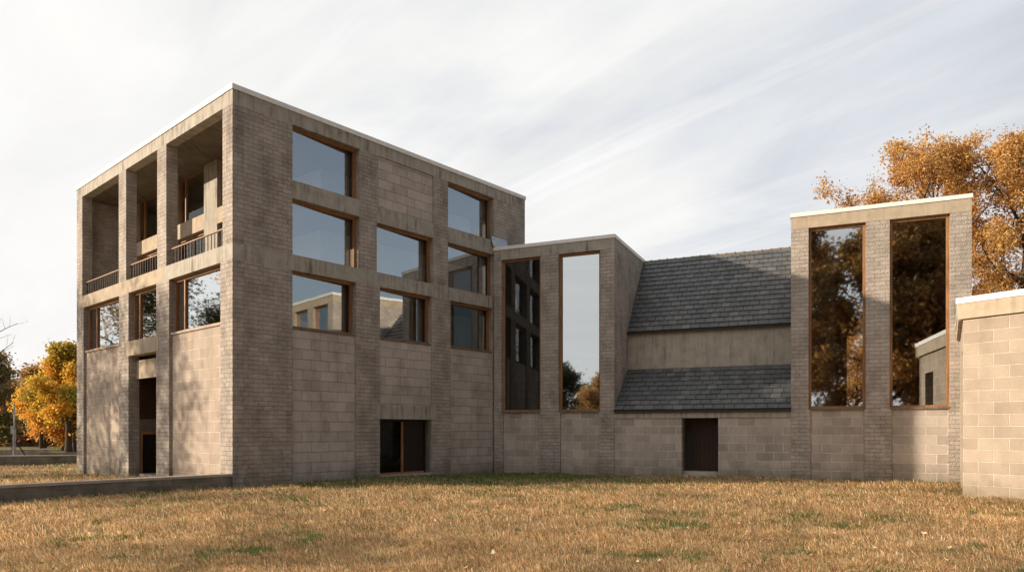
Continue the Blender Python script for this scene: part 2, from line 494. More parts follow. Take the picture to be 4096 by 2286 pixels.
part('block_panel', M['block_sun'], main, FL, 8.95, 12.88, .10, TH, G0, 4.928)
MB().box(FL, 5.30, 8.24, -.01, TH - .01, 4.46, 4.998).build('lintel', M['concrete_sunlit'], main)
# tall entrance slot
part('door_panel', M['concrete_sunlit'], main, FL, 5.515, 8.015, .28, .36, 3.62, 4.30)
# the door is in the side of a deep slot
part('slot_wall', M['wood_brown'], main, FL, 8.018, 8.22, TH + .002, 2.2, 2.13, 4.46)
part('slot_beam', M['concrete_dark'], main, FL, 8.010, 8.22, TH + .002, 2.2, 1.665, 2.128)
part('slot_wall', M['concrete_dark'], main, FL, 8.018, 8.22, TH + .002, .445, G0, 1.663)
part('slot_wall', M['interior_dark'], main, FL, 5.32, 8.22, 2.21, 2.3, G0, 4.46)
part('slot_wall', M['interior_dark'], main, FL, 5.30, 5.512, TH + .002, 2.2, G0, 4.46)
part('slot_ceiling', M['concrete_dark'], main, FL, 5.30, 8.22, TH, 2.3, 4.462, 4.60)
ed = MB().box(FL, 8.0, 8.10, .447, .50, .12, 1.663).box(FL, 8.0, 8.10, .501, 1.7, 1.555, 1.663).build('entrance_door', M['wood'], main)
MB().box(FL, 8.07, 8.12, .501, 1.7, .12, 1.553).build('door_leaf', M['wood_dark'], ed)
MB().box(FL, 8.035, 8.069, .66, .70, .78, .90).build('handle', M['rail'], ed)
part('threshold', M['concrete_dark'], main, FL, 5.515, 8.015, .30, 2.2, -.2, .10)

# --- loggia
LD = 1.78
part('loggia_floor', cc, main, FL, .40, 13.30, TH - .005, LD + .3, 6.95, 7.27)
part('loggia_ceiling', M['soffit'], main, FL, .40, 13.30, TH + .002, LD + 1.0, 11.50, 11.62)
for u0, u1 in ((4.70, 5.73), (8.20, 9.20), (12.2, 13.32), (.40, 1.25)):
    part('pilaster', cc, main, FL, u0, u1, LD, LD + .30, 7.27, 11.498)
for u0, u1 in ((1.25, 4.70), (5.73, 8.20), (9.20, 12.2)):
    part('spandrel', M['concrete_sunlit'], main, FL, u0, u1, LD + .004, LD + .28, 9.10, 9.67)
    window(main, FL, u0, u1, 9.672, 11.496, LD + .16, M['glass_clear'], mull=(u1 - .55,))
    window(main, FL, u0, u1, 7.272, 9.098, LD + .16, M['glass_clear'], mull=(u1 - 1.2, u1 - 2.2))
# guard rails between the loggia piers
for (u0, u1, n) in ((.64, 4.67, 17), (5.44, 8.25, 13), (8.99, 13.03, 20)):
    rl = MB().box(FL, u0, u1, .13, .19, 7.855, 7.895)
    rail = rl.build('railing', M['railtop'], main)
    part('bottom_rail', M['rail'], rail, FL, u0, u1, .145, .175, 7.34, 7.365)
    step = (u1 - u0) / n
    b0 = MB().box(FL, u0 + step * .5 - .011, u0 + step * .5 + .011, .147, .173, 7.366, 7.854).build('baluster', M['rail'], rail)
    for k in range(1, n):
        c = b0.copy(); COL.objects.link(c); c.parent = rail
        c.location = Vector((FL.e.x, FL.e.y, 0)) * (step * k)

lf = bmesh.new(); rr_ = random.Random(2)
gridv = [[lf.verts.new(FR.p(11.45 + .16 * i, -.02 - .03 * rr_.random() - .10 * (1 - j / 4), 9.34 + .11 * j + .03 * rr_.random())) for i in range(7)] for j in range(5)]
for j in range(4):
    for i in range(6): lf.faces.new((gridv[j][i], gridv[j][i + 1], gridv[j + 1][i + 1], gridv[j + 1][i]))
lme = bpy.data.meshes.new('lead_flashing'); lf.to_mesh(lme); lf.free()
link_mesh('lead_flashing', lme, main, plain('lead_sheet', (.45, .47, .50), .35, .8, .5, .2, 20))

# --- interior of the main block (seen through the glass)
part('interior_core', M['plaster'], main, FR, 4.83, 10.6, 2.5, 9.0, 4.95, 11.38)
part('interior_core', M['plaster'], main, FR, 10.9, 13.2, 2.8, 9.0, 4.95, 11.38)
for z0, z1 in ((9.12, 9.60), (6.86, 7.24), (4.70, 4.90)):
    part('floor_slab', M['ceiling'], main, FR, .95, 13.2, .40, 12.9, z0, z1) if z0 < 9 else \
        part('floor_slab', M['ceiling'], main, FR, LD + 1.0, 13.2, .40, 12.9, z0, z1)
part('ground_floor_wall', M['interior_dark'], main, FR, 1.6, 13.2, 1.6, 1.8, 0, 4.68)
part('inner_partition', M['interior_dark'], main, FR, .75, 4.82, 2.2, 2.35, 4.95, 6.84)  # added to keep sun from crossing the block onto the slates
part('inner_ceiling', M['ceiling'], main, FR, LD + 1.3, 13.2, .40, 12.9, 11.40, 11.418)
part('inner_partition', M['interior'], main, FR, 2.4, 13.2, 9.5, 9.7, 4.95, 11.38)

# ================================================================== WING: towers, slate roofs
def tower(u0, u1, bays, depth, label, sun):
    t = empty('window_tower', W.p(u0, 0, 0), label, 'tower')
    top, fl, bt, sl = 9.33, 9.19, 8.775, 2.48
    cm = M['concrete_sunlit'] if sun else M['concrete']
    pm = M['block_wing']
    # roof beam on the front and returning along both sides
    b = MB()
    b.box(W, u0, u1, 0, TH, bt, fl)
    b.box(W, u1 - TH, u1, TH + .001, depth, bt, fl)
    b.box(W, u0, u0 + TH, TH + .001, depth, bt, fl)
    b.build('roof_beam', cm, t)
    b = MB().box(W, u0 - .03, u1 + .03, -.03, .4, fl + .002, top)
    b.box(W, u1 - .36, u1 + .03, .401, depth + .03, fl + .002, top).box(W, u0 - .03, u0 + .36, .401, depth + .03, fl + .002, top)
    b.build('coping', M['flash'], t)
    part('roof_deck', M['concrete_dark'], t, W, u0 + .37, u1 - .37, .41, depth, fl - .3, fl + .06)
    xs = [u0] + [x for ab in bays for x in ab] + [u1]
    # side walls
    part('side_wall', br, t, W, u1 - TH, u1 - .001, TH + .002, depth, G0, bt - .002)
    part('side_wall', br, t, W, u0 + .001, u0 + TH, TH + .002, depth, G0, bt - .002)
    for i in range(0, len(xs), 2):
        a, c = xs[i], xs[i + 1]
        mb = MB().box(W, a, c, 0, TH, sl - .06, bt - .002)
        lo = .07
        mb.box(W, a if i == 0 else a - lo * .6, c if i == len(xs) - 2 else c + lo, -.002, TH, G0, sl - .062)
        mb.build('pier', br, t)
    for (a, c) in bays:
        wd = window(t, W, a, c, sl, bt - .004, .14, (M['glass_dim'] if a < 1 else M['glass_tower']) if not sun else M['glass_bay'], fw=.09, tilt=(-2.4 if a < 1 else 0), fd=(.13 if a < 1 else .10))
        part('sill', M['concrete_dark'], wd, W, a + .003, c - .003, -.01, .24, sl - .065, sl - .003)
        part('block_panel', pm, t, W, a + .075, c - .045, .06, TH, G0, sl - .068)
    return t
t2 = tower(0.0, 5.18, ((.34, 2.09), (2.87, 4.61)), 7.2, 'shaded tower with two tall windows between the big building and the slate roof', False)
t3 = tower(11.60, 17.04, ((12.17, 13.97), (14.69, 16.44)), 6.2, 'sunlit tower with two tall dark windows in front of the orange trees', True)
# behind the glass
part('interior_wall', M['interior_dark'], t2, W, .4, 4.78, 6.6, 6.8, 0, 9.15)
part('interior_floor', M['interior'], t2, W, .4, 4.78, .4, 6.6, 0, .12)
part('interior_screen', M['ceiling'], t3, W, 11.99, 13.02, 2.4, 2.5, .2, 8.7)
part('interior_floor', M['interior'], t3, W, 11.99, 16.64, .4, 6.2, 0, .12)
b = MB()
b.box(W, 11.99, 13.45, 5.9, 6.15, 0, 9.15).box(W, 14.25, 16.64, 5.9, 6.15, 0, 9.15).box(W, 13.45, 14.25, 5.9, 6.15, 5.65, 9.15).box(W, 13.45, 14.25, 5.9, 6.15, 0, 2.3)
b.build('back_wall', M['interior_dark'], t3)

# slate roof wing between the towers
wg = empty('slate_roof_wing', W.p(5.18, 0, 0), 'low wing with two steep dark slate roofs and a dark doorway between the towers', 'building')
U0, U1 = 5.184, 11.596
for (a, c) in ((U0, 7.77), (9.10, U1)):
    part('block_wall', M['block_wing'], wg, W, a, c, .02, TH, G0, 2.168)
part('eave_beam', cc, wg, W, U0, U1, -.02, TH - .01, 2.17, 2.44)
part('concrete_band', M['concrete_band'], wg, W, U0, U1, 2.02, 2.30, 3.95, 5.80)
MB().box(W, U0, U1, 1.90, 2.018, 4.10, 4.19).build('lead_flashing', M['concrete_dark'], wg)

def slate_mat():
    m, nt, out = new_mat('slate')
    geo = N(nt, "ShaderNodeNewGeometry")
    ri = geo.outputs["Random Per Island"]
    base = ramp(nt, ri, [(0.0, (.074, .080, .085)), (.35, (.086, .091, .095)), (.8, (.102, .105, .107)), (1.0, (.130, .130, .127))])
    co = objco(nt)
    a = noise(nt, co, 3.0, 6, .65); g = noise(nt, co, 30, 4, .65)
    col = mixc(nt, 1.0, base, ramp(nt, a, [(.3, .7), (.7, 1.3)]), 'MULTIPLY')
    col = mixc(nt, 1.0, col, ramp(nt, g, [(.3, .8), (.7, 1.2)]), 'MULTIPLY')
    lich = ramp(nt, noise(nt, co, 6.5, 6, .75), [(.66, 0.0), (.72, 1.0)])
    col = mixc(nt, math_n(nt, 'MULTIPLY', lich, .35), col, (.20, .195, .175))
    principled(nt, out, col, .55, g, .4, .01, .4)
    return m
M['slate'] = slate_mat()

def slates(name, parent, u0, u1, dA, zA, dB, zB, rows, wd, seed):
    """courses of overlapping slates laid up a slope from (dA,zA) to (dB,zB)"""
    rnd = random.Random(seed)
    b = MB()
    sl = Vector((dB - dA, zB - zA)); ln = sl.length; sl /= ln
    nr = Vector((-sl.y, sl.x))                 # outward: up and towards the front
    if nr.y < 0: nr = -nr
    rh = ln / rows
    def P(u, t, h):
        q = Vector((dA, zA)) + sl * t + nr * h
        return W.p(u, q.x, q.y)
    for r in range(rows):
        x = u0 - (wd * .5 if r % 2 else 0)
        first = True
        while x < u1 - .02:
            w = wd * (1 + rnd.uniform(-.03, .03))
            a = max(u0, x + .009); c = min(u1, x + w - .009)
            if u1 - c < .05: c = u1
            if c - a > .03:
                t0 = r * rh + rnd.uniform(-.004, .004); t1 = min((r + 1) * rh + .05, ln + .02)
                th = .030; h0 = .040 + rnd.uniform(0, .005); h1 = .004
                tl = rnd.uniform(-.004, .004)
                tp = [P(a, t0, h0 + th + tl), P(c, t0, h0 + th - tl), P(c, t1, h1 + th), P(a, t1, h1 + th)]
                bt_ = [P(a, t0, h0), P(c, t0, h0), P(c, t1, h1), P(a, t1, h1)]
                k = len(b.v); b.v += tp + bt_
                for f in ((0, 1, 2, 3), (7, 6, 5, 4), (4, 5, 1, 0), (5, 6, 2, 1), (6, 7, 3, 2), (7, 4, 0, 3)):
                    b.f.append(tuple(k + i for i in f)); b.t += [(0, 0)] * 4; b.mi.append(0)
            x += w
    o = b.build(name, M['slate'], parent)
    return o
up = slates('slate_roof', wg, U0, U1, 1.90, 5.72, 4.72, 9.22, 16, .365, 3)
lo = slates('slate_roof', wg, U0, U1, -.07, 2.455, 1.96, 4.17, 9, .375, 5)
# boarding under the slates, closed roof body
def roofbody(parent, dA, zA, dB, zB, mat, name):
    b = MB()
    b.quad([W.p(U0, dA, zA), W.p(U1, dA, zA), W.p(U1, dB, zB), W.p(U0, dB, zB)], [(U0, 0), (U1, 0), (U1, 3), (U0, 3)])
    b.quad([W.p(U0, dA, zA - .08), W.p(U1, dA, zA - .08), W.p(U1, dA, zA), W.p(U0, dA, zA)], [(U0, 0), (U1, 0), (U1, .1), (U0, .1)])
    b.quad([W.p(U0, dB, zB - .12), W.p(U1, dB, zB - .12), W.p(U1, dA, zA - .08), W.p(U0, dA, zA - .08)], [(U0, 0), (U1, 0), (U1, 3), (U0, 3)])
    return b.build(name, mat, parent)
roofbody(up, 1.88, 5.715, 4.72, 9.215, M['interior_dark'], 'eave_board')
roofbody(lo, -.09, 2.45, 1.96, 4.165, M['interior_dark'], 'eave_board')
# rear slope
b = MB(); b.quad([W.p(U0, 4.72, 9.22), W.p(U1, 4.72, 9.22), W.p(U1, 7.6, 5.6), W.p(U0, 7.6, 5.6)], [(0, 0), (6, 0), (6, 4), (0, 4)])
b.quad([W.p(U0, 7.4, 5.7), W.p(U1, 7.4, 5.7), W.p(U1, 7.4, G0), W.p(U0, 7.4, G0)], [(0, 0), (6, 0), (6, 4), (0, 4)])
b.build('rear_slope', M['concrete_dark'], wg)
# ridge caps
rb = MB(); x = U0; rr = random.Random(4)
while x < U1 - .1:
    c = min(U1, x + .36)
    dz = rr.uniform(-.008, .008)
    pr = [(4.60, 9.12), (4.62, 9.20), (4.68, 9.265 + dz), (4.76, 9.265 + dz), (4.82, 9.20), (4.84, 9.12)]
    for lip, (xa, xc) in ((0, (x, c - .05)), (.02, (c - .05, c))):
        pts = [(d + (-.5 * lip if d < 4.7 else .5 * lip), z + lip) for d, z in pr]
        for (d0_, z0_), (d1_, z1_) in zip(pts, pts[1:]):
            rb.quad([W.p(xa, d0_, z0_), W.p(xc, d0_, z0_), W.p(xc, d1_, z1_), W.p(xa, d1_, z1_)], [(0, 0)] * 4)
        for xx in (xa, xc):
            rb.quad([W.p(xx, d_, z_) for d_, z_ in pts], [(0, 0)] * 6)
    x = c
rb.build('ridge_cap', M['concrete_dark'], wg)
# doorway
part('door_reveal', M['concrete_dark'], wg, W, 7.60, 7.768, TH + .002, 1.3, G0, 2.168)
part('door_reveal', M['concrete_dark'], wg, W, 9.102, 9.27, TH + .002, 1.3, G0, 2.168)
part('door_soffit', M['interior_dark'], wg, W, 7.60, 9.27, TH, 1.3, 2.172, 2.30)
door = part('door', M['wood_brown'], wg, W, 8.02, 9.10, .80, .86, .20, 2.168)
dd = MB()
for k in range(7):
    a = 8.03 + k * .152
    dd.box(W, a, a + .146, .785, .799, .22, 2.15)
dd.build('door_boards', wood('door_boards', (.034, .014, .007)), door)
part('handle', M['rail'], door, W, 8.88, 9.0, .755, .784, 1.08, 1.11)
part('side_panel', M['interior_dark'], wg, W, 7.77, 8.018, .78, .88, .0, 2.168)
part('step', M['concrete_cap'], wg, W, 7.774, 9.096, .30, .95, -.2, .17)
part('threshold', M['concrete_cap'], wg, W, 7.774, 9.096, -.01, .298, -.2, .03)

# ================================================================== ANNEX at the right edge
B0 = (11.78, 18.95)
bdir = Vector((.7676, -1.17)).normalized()
FA = Facade(B0, (B0[0] + bdir.x * 9, B0[1] + bdir.y * 9))
an = empty('block_annex', (B0[0], B0[1], 0), 'pale sunlit block building with white coping at the right edge', 'building')
# side runs back to the corner of the sunlit tower
sB = (14.83, 24.02)
side = Facade(B0, sB)
# this facade is seen on edge from outside: make its depth run to the right
side.n = -side.n if side.n.dot(Vector((1, -.3))) < 0 else side.n
b = MB()
b.box(FA, 0, 9.0, 0, .35, G0, 4.612)
b.box(side, .3, .9, .0, .35, G0, 4.612).box(side, 2.1, side.L, .0, .35, G0, 4.612).box(side, .9, 2.1, .0, .35, 3.9, 4.612)
b.build('block_wall', M['block_annex'], an)
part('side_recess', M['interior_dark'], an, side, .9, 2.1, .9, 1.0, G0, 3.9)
b = MB()
b.box(FA, -.10, 9.0, -.09, .35, 4.614, 5.02)
b.box(side, .2, side.L, -.10, .35, 4.614, 5.02)
b.build('roof_beam', M['concrete_sunlit'], an)
b = MB()
b.box(FA, -.12, 9.0, -.115, .42, 5.022, 5.167)
b.box(side, .3, side.L, -.125, .42, 5.022, 5.167)
b.build('coping', M['flash'], an)
e1 = FA.p(9, .1, 0); e2 = FA.p(9, 6, 0)
prism('roof_deck', M['concrete_dark'], [FA.p(.2, .36, 0)[:2], FA.p(8.9, .36, 0)[:2], FA.p(8.9, 6, 0)[:2], (sB[0] + .2, sB[1])], 4.75, 4.95, an)

# ================================================================== GROUND
# ---- value noise for patches
def vnoise(x, y, s, seed):
    r = np.random.default_rng(seed); T = r.random((256, 256))
    x = x / s + 57.3; y = y / s + 91.7
    xi = np.floor(x).astype(int); yi = np.floor(y).astype(int); fx = x - xi; fy = y - yi
    fx = fx * fx * (3 - 2 * fx); fy = fy * fy * (3 - 2 * fy)
    g = lambda i, j: T[i % 256, j % 256]
    return (g(xi, yi) * (1 - fx) + g(xi + 1, yi) * fx) * (1 - fy) + (g(xi, yi + 1) * (1 - fx) + g(xi + 1, yi + 1) * fx) * fy
def fbm(x, y, s, seed):
    return (vnoise(x, y, s, seed) * .5 + vnoise(x, y, s * .47, seed + 1) * .3 + vnoise(x, y, s * .21, seed + 2) * .2)

def sstep(a, b_, x):
    t = np.clip((x - a) / (b_ - a), 0, 1); return t * t * (3 - 2 * t)
def ground_z(x, y):
    x = np.asarray(x, float); y = np.asarray(y, float)
    z = -.085 * sstep(25, 29.5, y)
    z = z - .90 * sstep(41, 62, y) * sstep(-8, -16, x)
    z = z + .018 * np.sin(x * .9 + 1.3 * np.sin(y * .6)) * np.cos(y * .75 + .4 * np.sin(x * .5)) * sstep(4, 7, y)
    z = z + .11 * (fbm(x, y, 1.5, 301) - .5) * sstep(4, 7, y) * sstep(60, 40, y)
    return z

def lawn_mat():
    m, nt, out = new_mat('autumn_lawn')
    co = objco(nt)
    a = noise(nt, co, .55, 6, .6); b_ = noise(nt, co, 2.4, 6, .65); g = noise(nt, co, 40, 5, .7)
    straw = ramp(nt, g, [(.25, (.18, .115, .055)), (.5, (.38, .26, .135)), (.75, (.58, .41, .225))])
    green = ramp(nt, g, [(.25, (.05, .068, .02)), (.5, (.11, .135, .04)), (.75, (.19, .21, .07))])
    sep = N(nt, "ShaderNodeSeparateXYZ"); L(nt, co, sep.inputs[0])
    f = ramp(nt, math_n(nt, 'ADD', math_n(nt, 'MULTIPLY', a, .6), math_n(nt, 'MULTIPLY', b_, .4)), [(.53, 0.0), (.66, .8)])
    # the turf stays green over the far field
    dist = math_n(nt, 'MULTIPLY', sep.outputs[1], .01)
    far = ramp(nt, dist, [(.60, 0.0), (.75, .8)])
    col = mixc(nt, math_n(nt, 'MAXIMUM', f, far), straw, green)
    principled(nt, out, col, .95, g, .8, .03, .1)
    return m
M['lawn'] = lawn_mat()
def grid_axis(lo, hi, fine_lo, fine_hi, step, n):
    a = -np.geomspace(1, 1 + (fine_lo - lo), n)[::-1] + 1 + fine_lo
    b_ = np.geomspace(1, 1 + (hi - fine_hi), n) - 1 + fine_hi
    return np.concatenate([a[:-1], np.arange(fine_lo, fine_hi, step), b_])
gx = grid_axis(-600, 600, -40, 30, .25, 22); gy = grid_axis(-300, 900, 4, 48, .25, 26)
X, Y = np.meshgrid(gx, gy)
Zg = ground_z(X, Y)
me = bpy.data.meshes.new('lawn')
nx, ny = len(gx), len(gy)
idx = np.arange(nx * ny).reshape(ny, nx)
fc = np.stack([idx[:-1, :-1], idx[:-1, 1:], idx[1:, 1:], idx[1:, :-1]], -1).reshape(-1, 4)
me.from_pydata(np.stack([X, Y, Zg], -1).reshape(-1, 3).tolist(), [], fc.tolist())
gnd = link_mesh('ground', me, None, M['lawn']); tag(gnd, 'flat autumn lawn of dry straw and green turf', 'lawn', kind='structure')
for p_ in me.polygons: p_.use_smooth = True

# ---- mass of triangles with a per-point colour
def attr_mesh(name, V, Fc, colr, mat):
    me = bpy.data.meshes.new(name)
    nV, nF = len(V), len(Fc); k = Fc.shape[1]
    me.vertices.add(nV); me.vertices.foreach_set("co", V.astype(np.float32).ravel())
    me.loops.add(nF * k); me.loops.foreach_set("vertex_index", Fc.astype(np.int32).ravel())
    me.polygons.add(nF)
    me.polygons.foreach_set("loop_start", np.arange(0, nF * k, k, dtype=np.int32))
    me.update(calc_edges=True)
    at = me.attributes.new("col", 'FLOAT_COLOR', 'POINT')
    c4 = np.ones((nV, 4), np.float32); c4[:, :3] = colr
    at.data.foreach_set("color", c4.ravel())
    me.materials.append(mat)
    return me

def leafy_mat(name, transl=.45, rough=.6, gain=1.0):
    m, nt, out = new_mat(name)
    a = N(nt, "ShaderNodeAttribute", attribute_name="col")
    d = N(nt, "ShaderNodeBsdfDiffuse"); t = N(nt, "ShaderNodeBsdfTranslucent")
    L(nt, a.outputs["Color"], d.inputs["Color"]); L(nt, a.outputs["Color"], t.inputs["Color"])
    mx = N(nt, "ShaderNodeMixShader"); mx.inputs[0].default_value = transl
    L(nt, d.outputs[0], mx.inputs[1]); L(nt, t.outputs[0], mx.inputs[2])
    gl = N(nt, "ShaderNodeBsdfGlossy"); gl.inputs["Roughness"].default_value = rough
    m2 = N(nt, "ShaderNodeMixShader"); m2.inputs[0].default_value = .03
    L(nt, mx.outputs[0], m2.inputs[1]); L(nt, gl.outputs[0], m2.inputs[2])
    L(nt, m2.outputs[0], out.inputs[0])
    return m
M['leaf'] = leafy_mat('autumn_leaf', .52)
M['blade'] = leafy_mat('grass_blade', .5)

def inside(F, x, y, u0, u1, d0, d1):
    dx = x - F.P.x; dy = y - F.P.y
    u = dx * F.e.x + dy * F.e.y; d = dx * F.n.x + dy * F.n.y
    return (u > u0) & (u < u1) & (d > d0) & (d < d1)

def grass():
    n = 760000
    # screen-even scatter: density falls with distance
    y0, y1 = 7.6, 44.0
    t = rng.random(n)
    y = 1.0 / (1.0 / y0 + (1.0 / y1 - 1.0 / y0) * t)
    y = y0 + (y - y0)
    x = (rng.random(n) * 2 - 1) * (.74 * y + 4.5)
    keep = ~inside(FR, x, y, -.02, LM, -.02, LM) & ~inside(W, x, y, -.1, 17.1, .0, 8) & ~inside(FA, x, y, -.05, 9, -.02, 9) \
        & ~inside(FR, x, y, -13.5, .1, -.02, .34)
    behind = inside(W, x, y, -30, 30, 0, 60) & (x > -1)
    keep &= ~behind
    keep &= ~((x > -9) & inside(FR, x, y, 0, 20, .0, 60))
    # wheel out thin places
    dens = fbm(x, y, 1.1, 5)
    keep &= rng.random(n) < np.clip(.12 + 2.4 * (fbm(x, y, .34, 6) * .55 + dens * .45 - .22), .12, 1)
    x, y = x[keep], y[keep]; n = len(x)
    sc = np.clip(y / 11.0, .85, 3.2)                     # far tufts are drawn by fewer, broader blades
    tuft = fbm(x, y, .55, 21)
    h = (.026 + .085 * np.clip(tuft - .25, 0, 1) + .10 * rng.random(n) ** 3) * np.clip(sc, .9, 1.2)
    w = (.0026 + .0036 * rng.random(n)) * sc
    az = rng.random(n) * 2 * np.pi
    # blades lie over in swathes
    lean_dir = fbm(x, y, 1.4, 33) * 6.5 + rng.normal(0, .9, n)
    lean = np.clip(.95 + .40 * rng.normal(0, 1, n) + .8 * (fbm(x, y, .8, 44) - .5), .05, 1.9)
    z = ground_z(x, y) - .004
    bx = np.cos(az) * w; by = np.sin(az) * w
    lx = np.cos(lean_dir); ly = np.sin(lean_dir)
    p0 = np.stack([x - bx, y - by, z], -1); p1 = np.stack([x + bx, y + by, z], -1)
    mx = x + lx * h * .35 * lean; my = y + ly * h * .35 * lean; mz = z + h * .62
    p2 = np.stack([mx + bx * .75, my + by * .75, mz], -1); p3 = np.stack([mx - bx * .75, my - by * .75, mz], -1)
    tz = z + h * np.clip(1.05 - .42 * lean, .12, 1.05)
    p4 = np.stack([x + lx * h * lean * 1.0, y + ly * h * lean * 1.0, tz], -1)
    V = np.stack([p0, p1, p2, p3, p4], 1).reshape(-1, 3)
    k = np.arange(n)[:, None] * 5
    Fq = np.concatenate([k + np.array([0, 1, 2]), k + np.array([0, 2, 3]), k + np.array([3, 2, 4])], 0)
    # colour: straw, tan, rust, green patches; greener along the wing, plus green painted over the block's cast shadow
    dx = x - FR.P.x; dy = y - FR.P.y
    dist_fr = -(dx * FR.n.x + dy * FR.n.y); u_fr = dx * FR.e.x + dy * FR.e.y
    shadow_green = sstep(-1.3, 1.2, y - (21.9 + .115 * (x + 8.3)) + (fbm(x, y, 1.6, 77) - .5) * 4.0) * sstep(-9.5, -6.0, x) * sstep(8.0, 2.0, x) * (dist_fr > 0)
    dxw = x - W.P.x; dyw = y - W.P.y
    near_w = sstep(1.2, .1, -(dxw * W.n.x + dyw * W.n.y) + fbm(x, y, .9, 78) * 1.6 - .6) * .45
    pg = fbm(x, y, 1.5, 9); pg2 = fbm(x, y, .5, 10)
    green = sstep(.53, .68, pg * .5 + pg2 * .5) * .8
    green = np.clip(np.maximum(np.maximum(green, shadow_green), near_w), 0, 1)
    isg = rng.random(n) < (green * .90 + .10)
    r = rng.random(n)[:, None]; r2 = rng.random(n)[:, None]
    straw = np.array([.84, .58, .315]) * (1 - r) + np.array([.54, .35, .17]) * r
    pale = np.array([.93, .75, .49]); rust = np.array([.40, .21, .085])
    pr = (.06 + .34 * fbm(x, y, 1.1, 71))[:, None]
    straw = np.where(r2 > .82, pale, straw); straw = np.where(r2 < pr, rust, straw)
    tone = (.34 + 1.28 * (fbm(x, y, 2.6, 61) * .55 + fbm(x, y, .40, 65) * .45))[:, None]; straw = straw * tone
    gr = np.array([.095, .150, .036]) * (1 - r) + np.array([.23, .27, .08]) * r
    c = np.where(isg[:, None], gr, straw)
    cv = np.repeat(c[:, None, :], 5, 1)
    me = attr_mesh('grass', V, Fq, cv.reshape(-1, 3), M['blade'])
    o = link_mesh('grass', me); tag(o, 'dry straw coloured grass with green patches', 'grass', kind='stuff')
grass()

# fallen leaves, each its own small curled object
def leaf_mesh(i):
    r = random.Random(100 + i)
    n = 9; pts = []
    for k in range(n):
        a = 2 * math.pi * k / n
        rad = (1.0 if k % 2 == 0 else .58) * r.uniform(.8, 1.15)
        px, py = rad * math.cos(a), rad * math.sin(a) * .8
        pts.append((px * .5, py * .5, .16 * px * px * r.uniform(.5, 1.6) + .10 * abs(py) * r.uniform(0, 1.5)))
    v = [(0, 0, -.03)] + pts
    f = [(0, 1 + k, 1 + (k + 1) % n) for k in range(n)]
    me = bpy.data.meshes.new('fallen_leaf'); me.from_pydata(v, [], f)
    return me
leafmats = [plain('tan_leaf', (.50, .33, .17), .8, 0, .2, .15, 30), plain('pale_leaf', (.66, .52, .34), .8, 0, .2, .1, 30), plain('rust_leaf', (.30, .12, .04), .8, 0, .2, .2, 30)]
lm = []
for i in range(6):
    mm = leaf_mesh(i); mm.materials.append(leafmats[(0, 1, 1, 2, 0, 1)[i]]); lm.append(mm)
LEAFC = ('tan', 'pale', 'pale', 'rust brown', 'tan', 'pale')
rl_ = random.Random(5)
spots = [(5.62, 9.18), (2.94, 9.15), (3.98, 9.6), (-5.3, 11.4), (-2.9, 9.4), (-4.6, 9.9), (-1.2, 10.6), (1.4, 11.2)]
while len(spots) < 75:
    y = 1 / rl_.uniform(1 / 23.0, 1 / 8.9); x = rl_.uniform(-.68, .68) * y
    if x < -7.5 and y > 15: continue
    if x > 10 and y > 16: continue
    spots.append((x, y))
for i, (x, y) in enumerate(spots):
    j = 1 if i < 2 else rl_.randrange(6)
    o = bpy.data.objects.new('fallen_leaf', lm[j]); COL.objects.link(o)
    s = rl_.uniform(.06, .11) if i > 2 else .13
    o.scale = (s, s, s); o.rotation_euler = (rl_.uniform(-.5, .5), rl_.uniform(-.5, .5), rl_.uniform(0, 6.28))
    o.location = (x, y, float(ground_z(x, y)) + .065)
    tag(o, 'small %s fallen leaf lying on the dry grass' % LEAFC[j], 'leaf', 'fallen leaves on the lawn')

# ================================================================== GARDEN WALLS
lwF = FR
lw = empty('garden_wall', FR.p(-.1, .15, 0), 'dark low block wall running from the brick corner to the left foreground', 'wall', 'low garden walls')
part('wall_body', M['block_low'], lw, FR, -13.0, -.003, .02, .32, -.35, .36)
part('wall_cap', M['concrete_cap'], lw, FR, -13.0, -.004, -.012, .345, .362, .43)
F2 = Facade((-27.6, 35.65), (-15.0, 40.6))
w2 = empty('garden_wall', (-22, 37, 0), 'long low stone wall across the lawn behind the sunlit corner', 'wall', 'low garden walls')
part('wall_body', M['block_low'], w2, F2, -6, 14, .02, .38, -.5, .36)
part('wall_cap', M['concrete_cap'], w2, F2, -6, 14, -.012, .40, .362, .42)
F3 = Facade((-40.0, 45.6), (-30.3, 47.4))
w3 = empty('garden_wall', (-34, 46, -.1), 'short grey block wall ending beside the utility post', 'wall', 'low garden walls')
part('wall_body', M['block_wing'], w3, F3, -4, 9.87, .0, .6, -.6, .38)
part('wall_cap', M['concrete_cap'], w3, F3, -4, 9.88, -.02, .62, .382, .46)
kb = MB().box(Facade((-30.1, 46.3), (-26.6, 47.3)), 0, 3.6, 0, .5, -.5, .245).build('stone_kerb', M['block_low'])
tag(kb, 'low brown stone kerb lying between two garden walls', 'kerb')

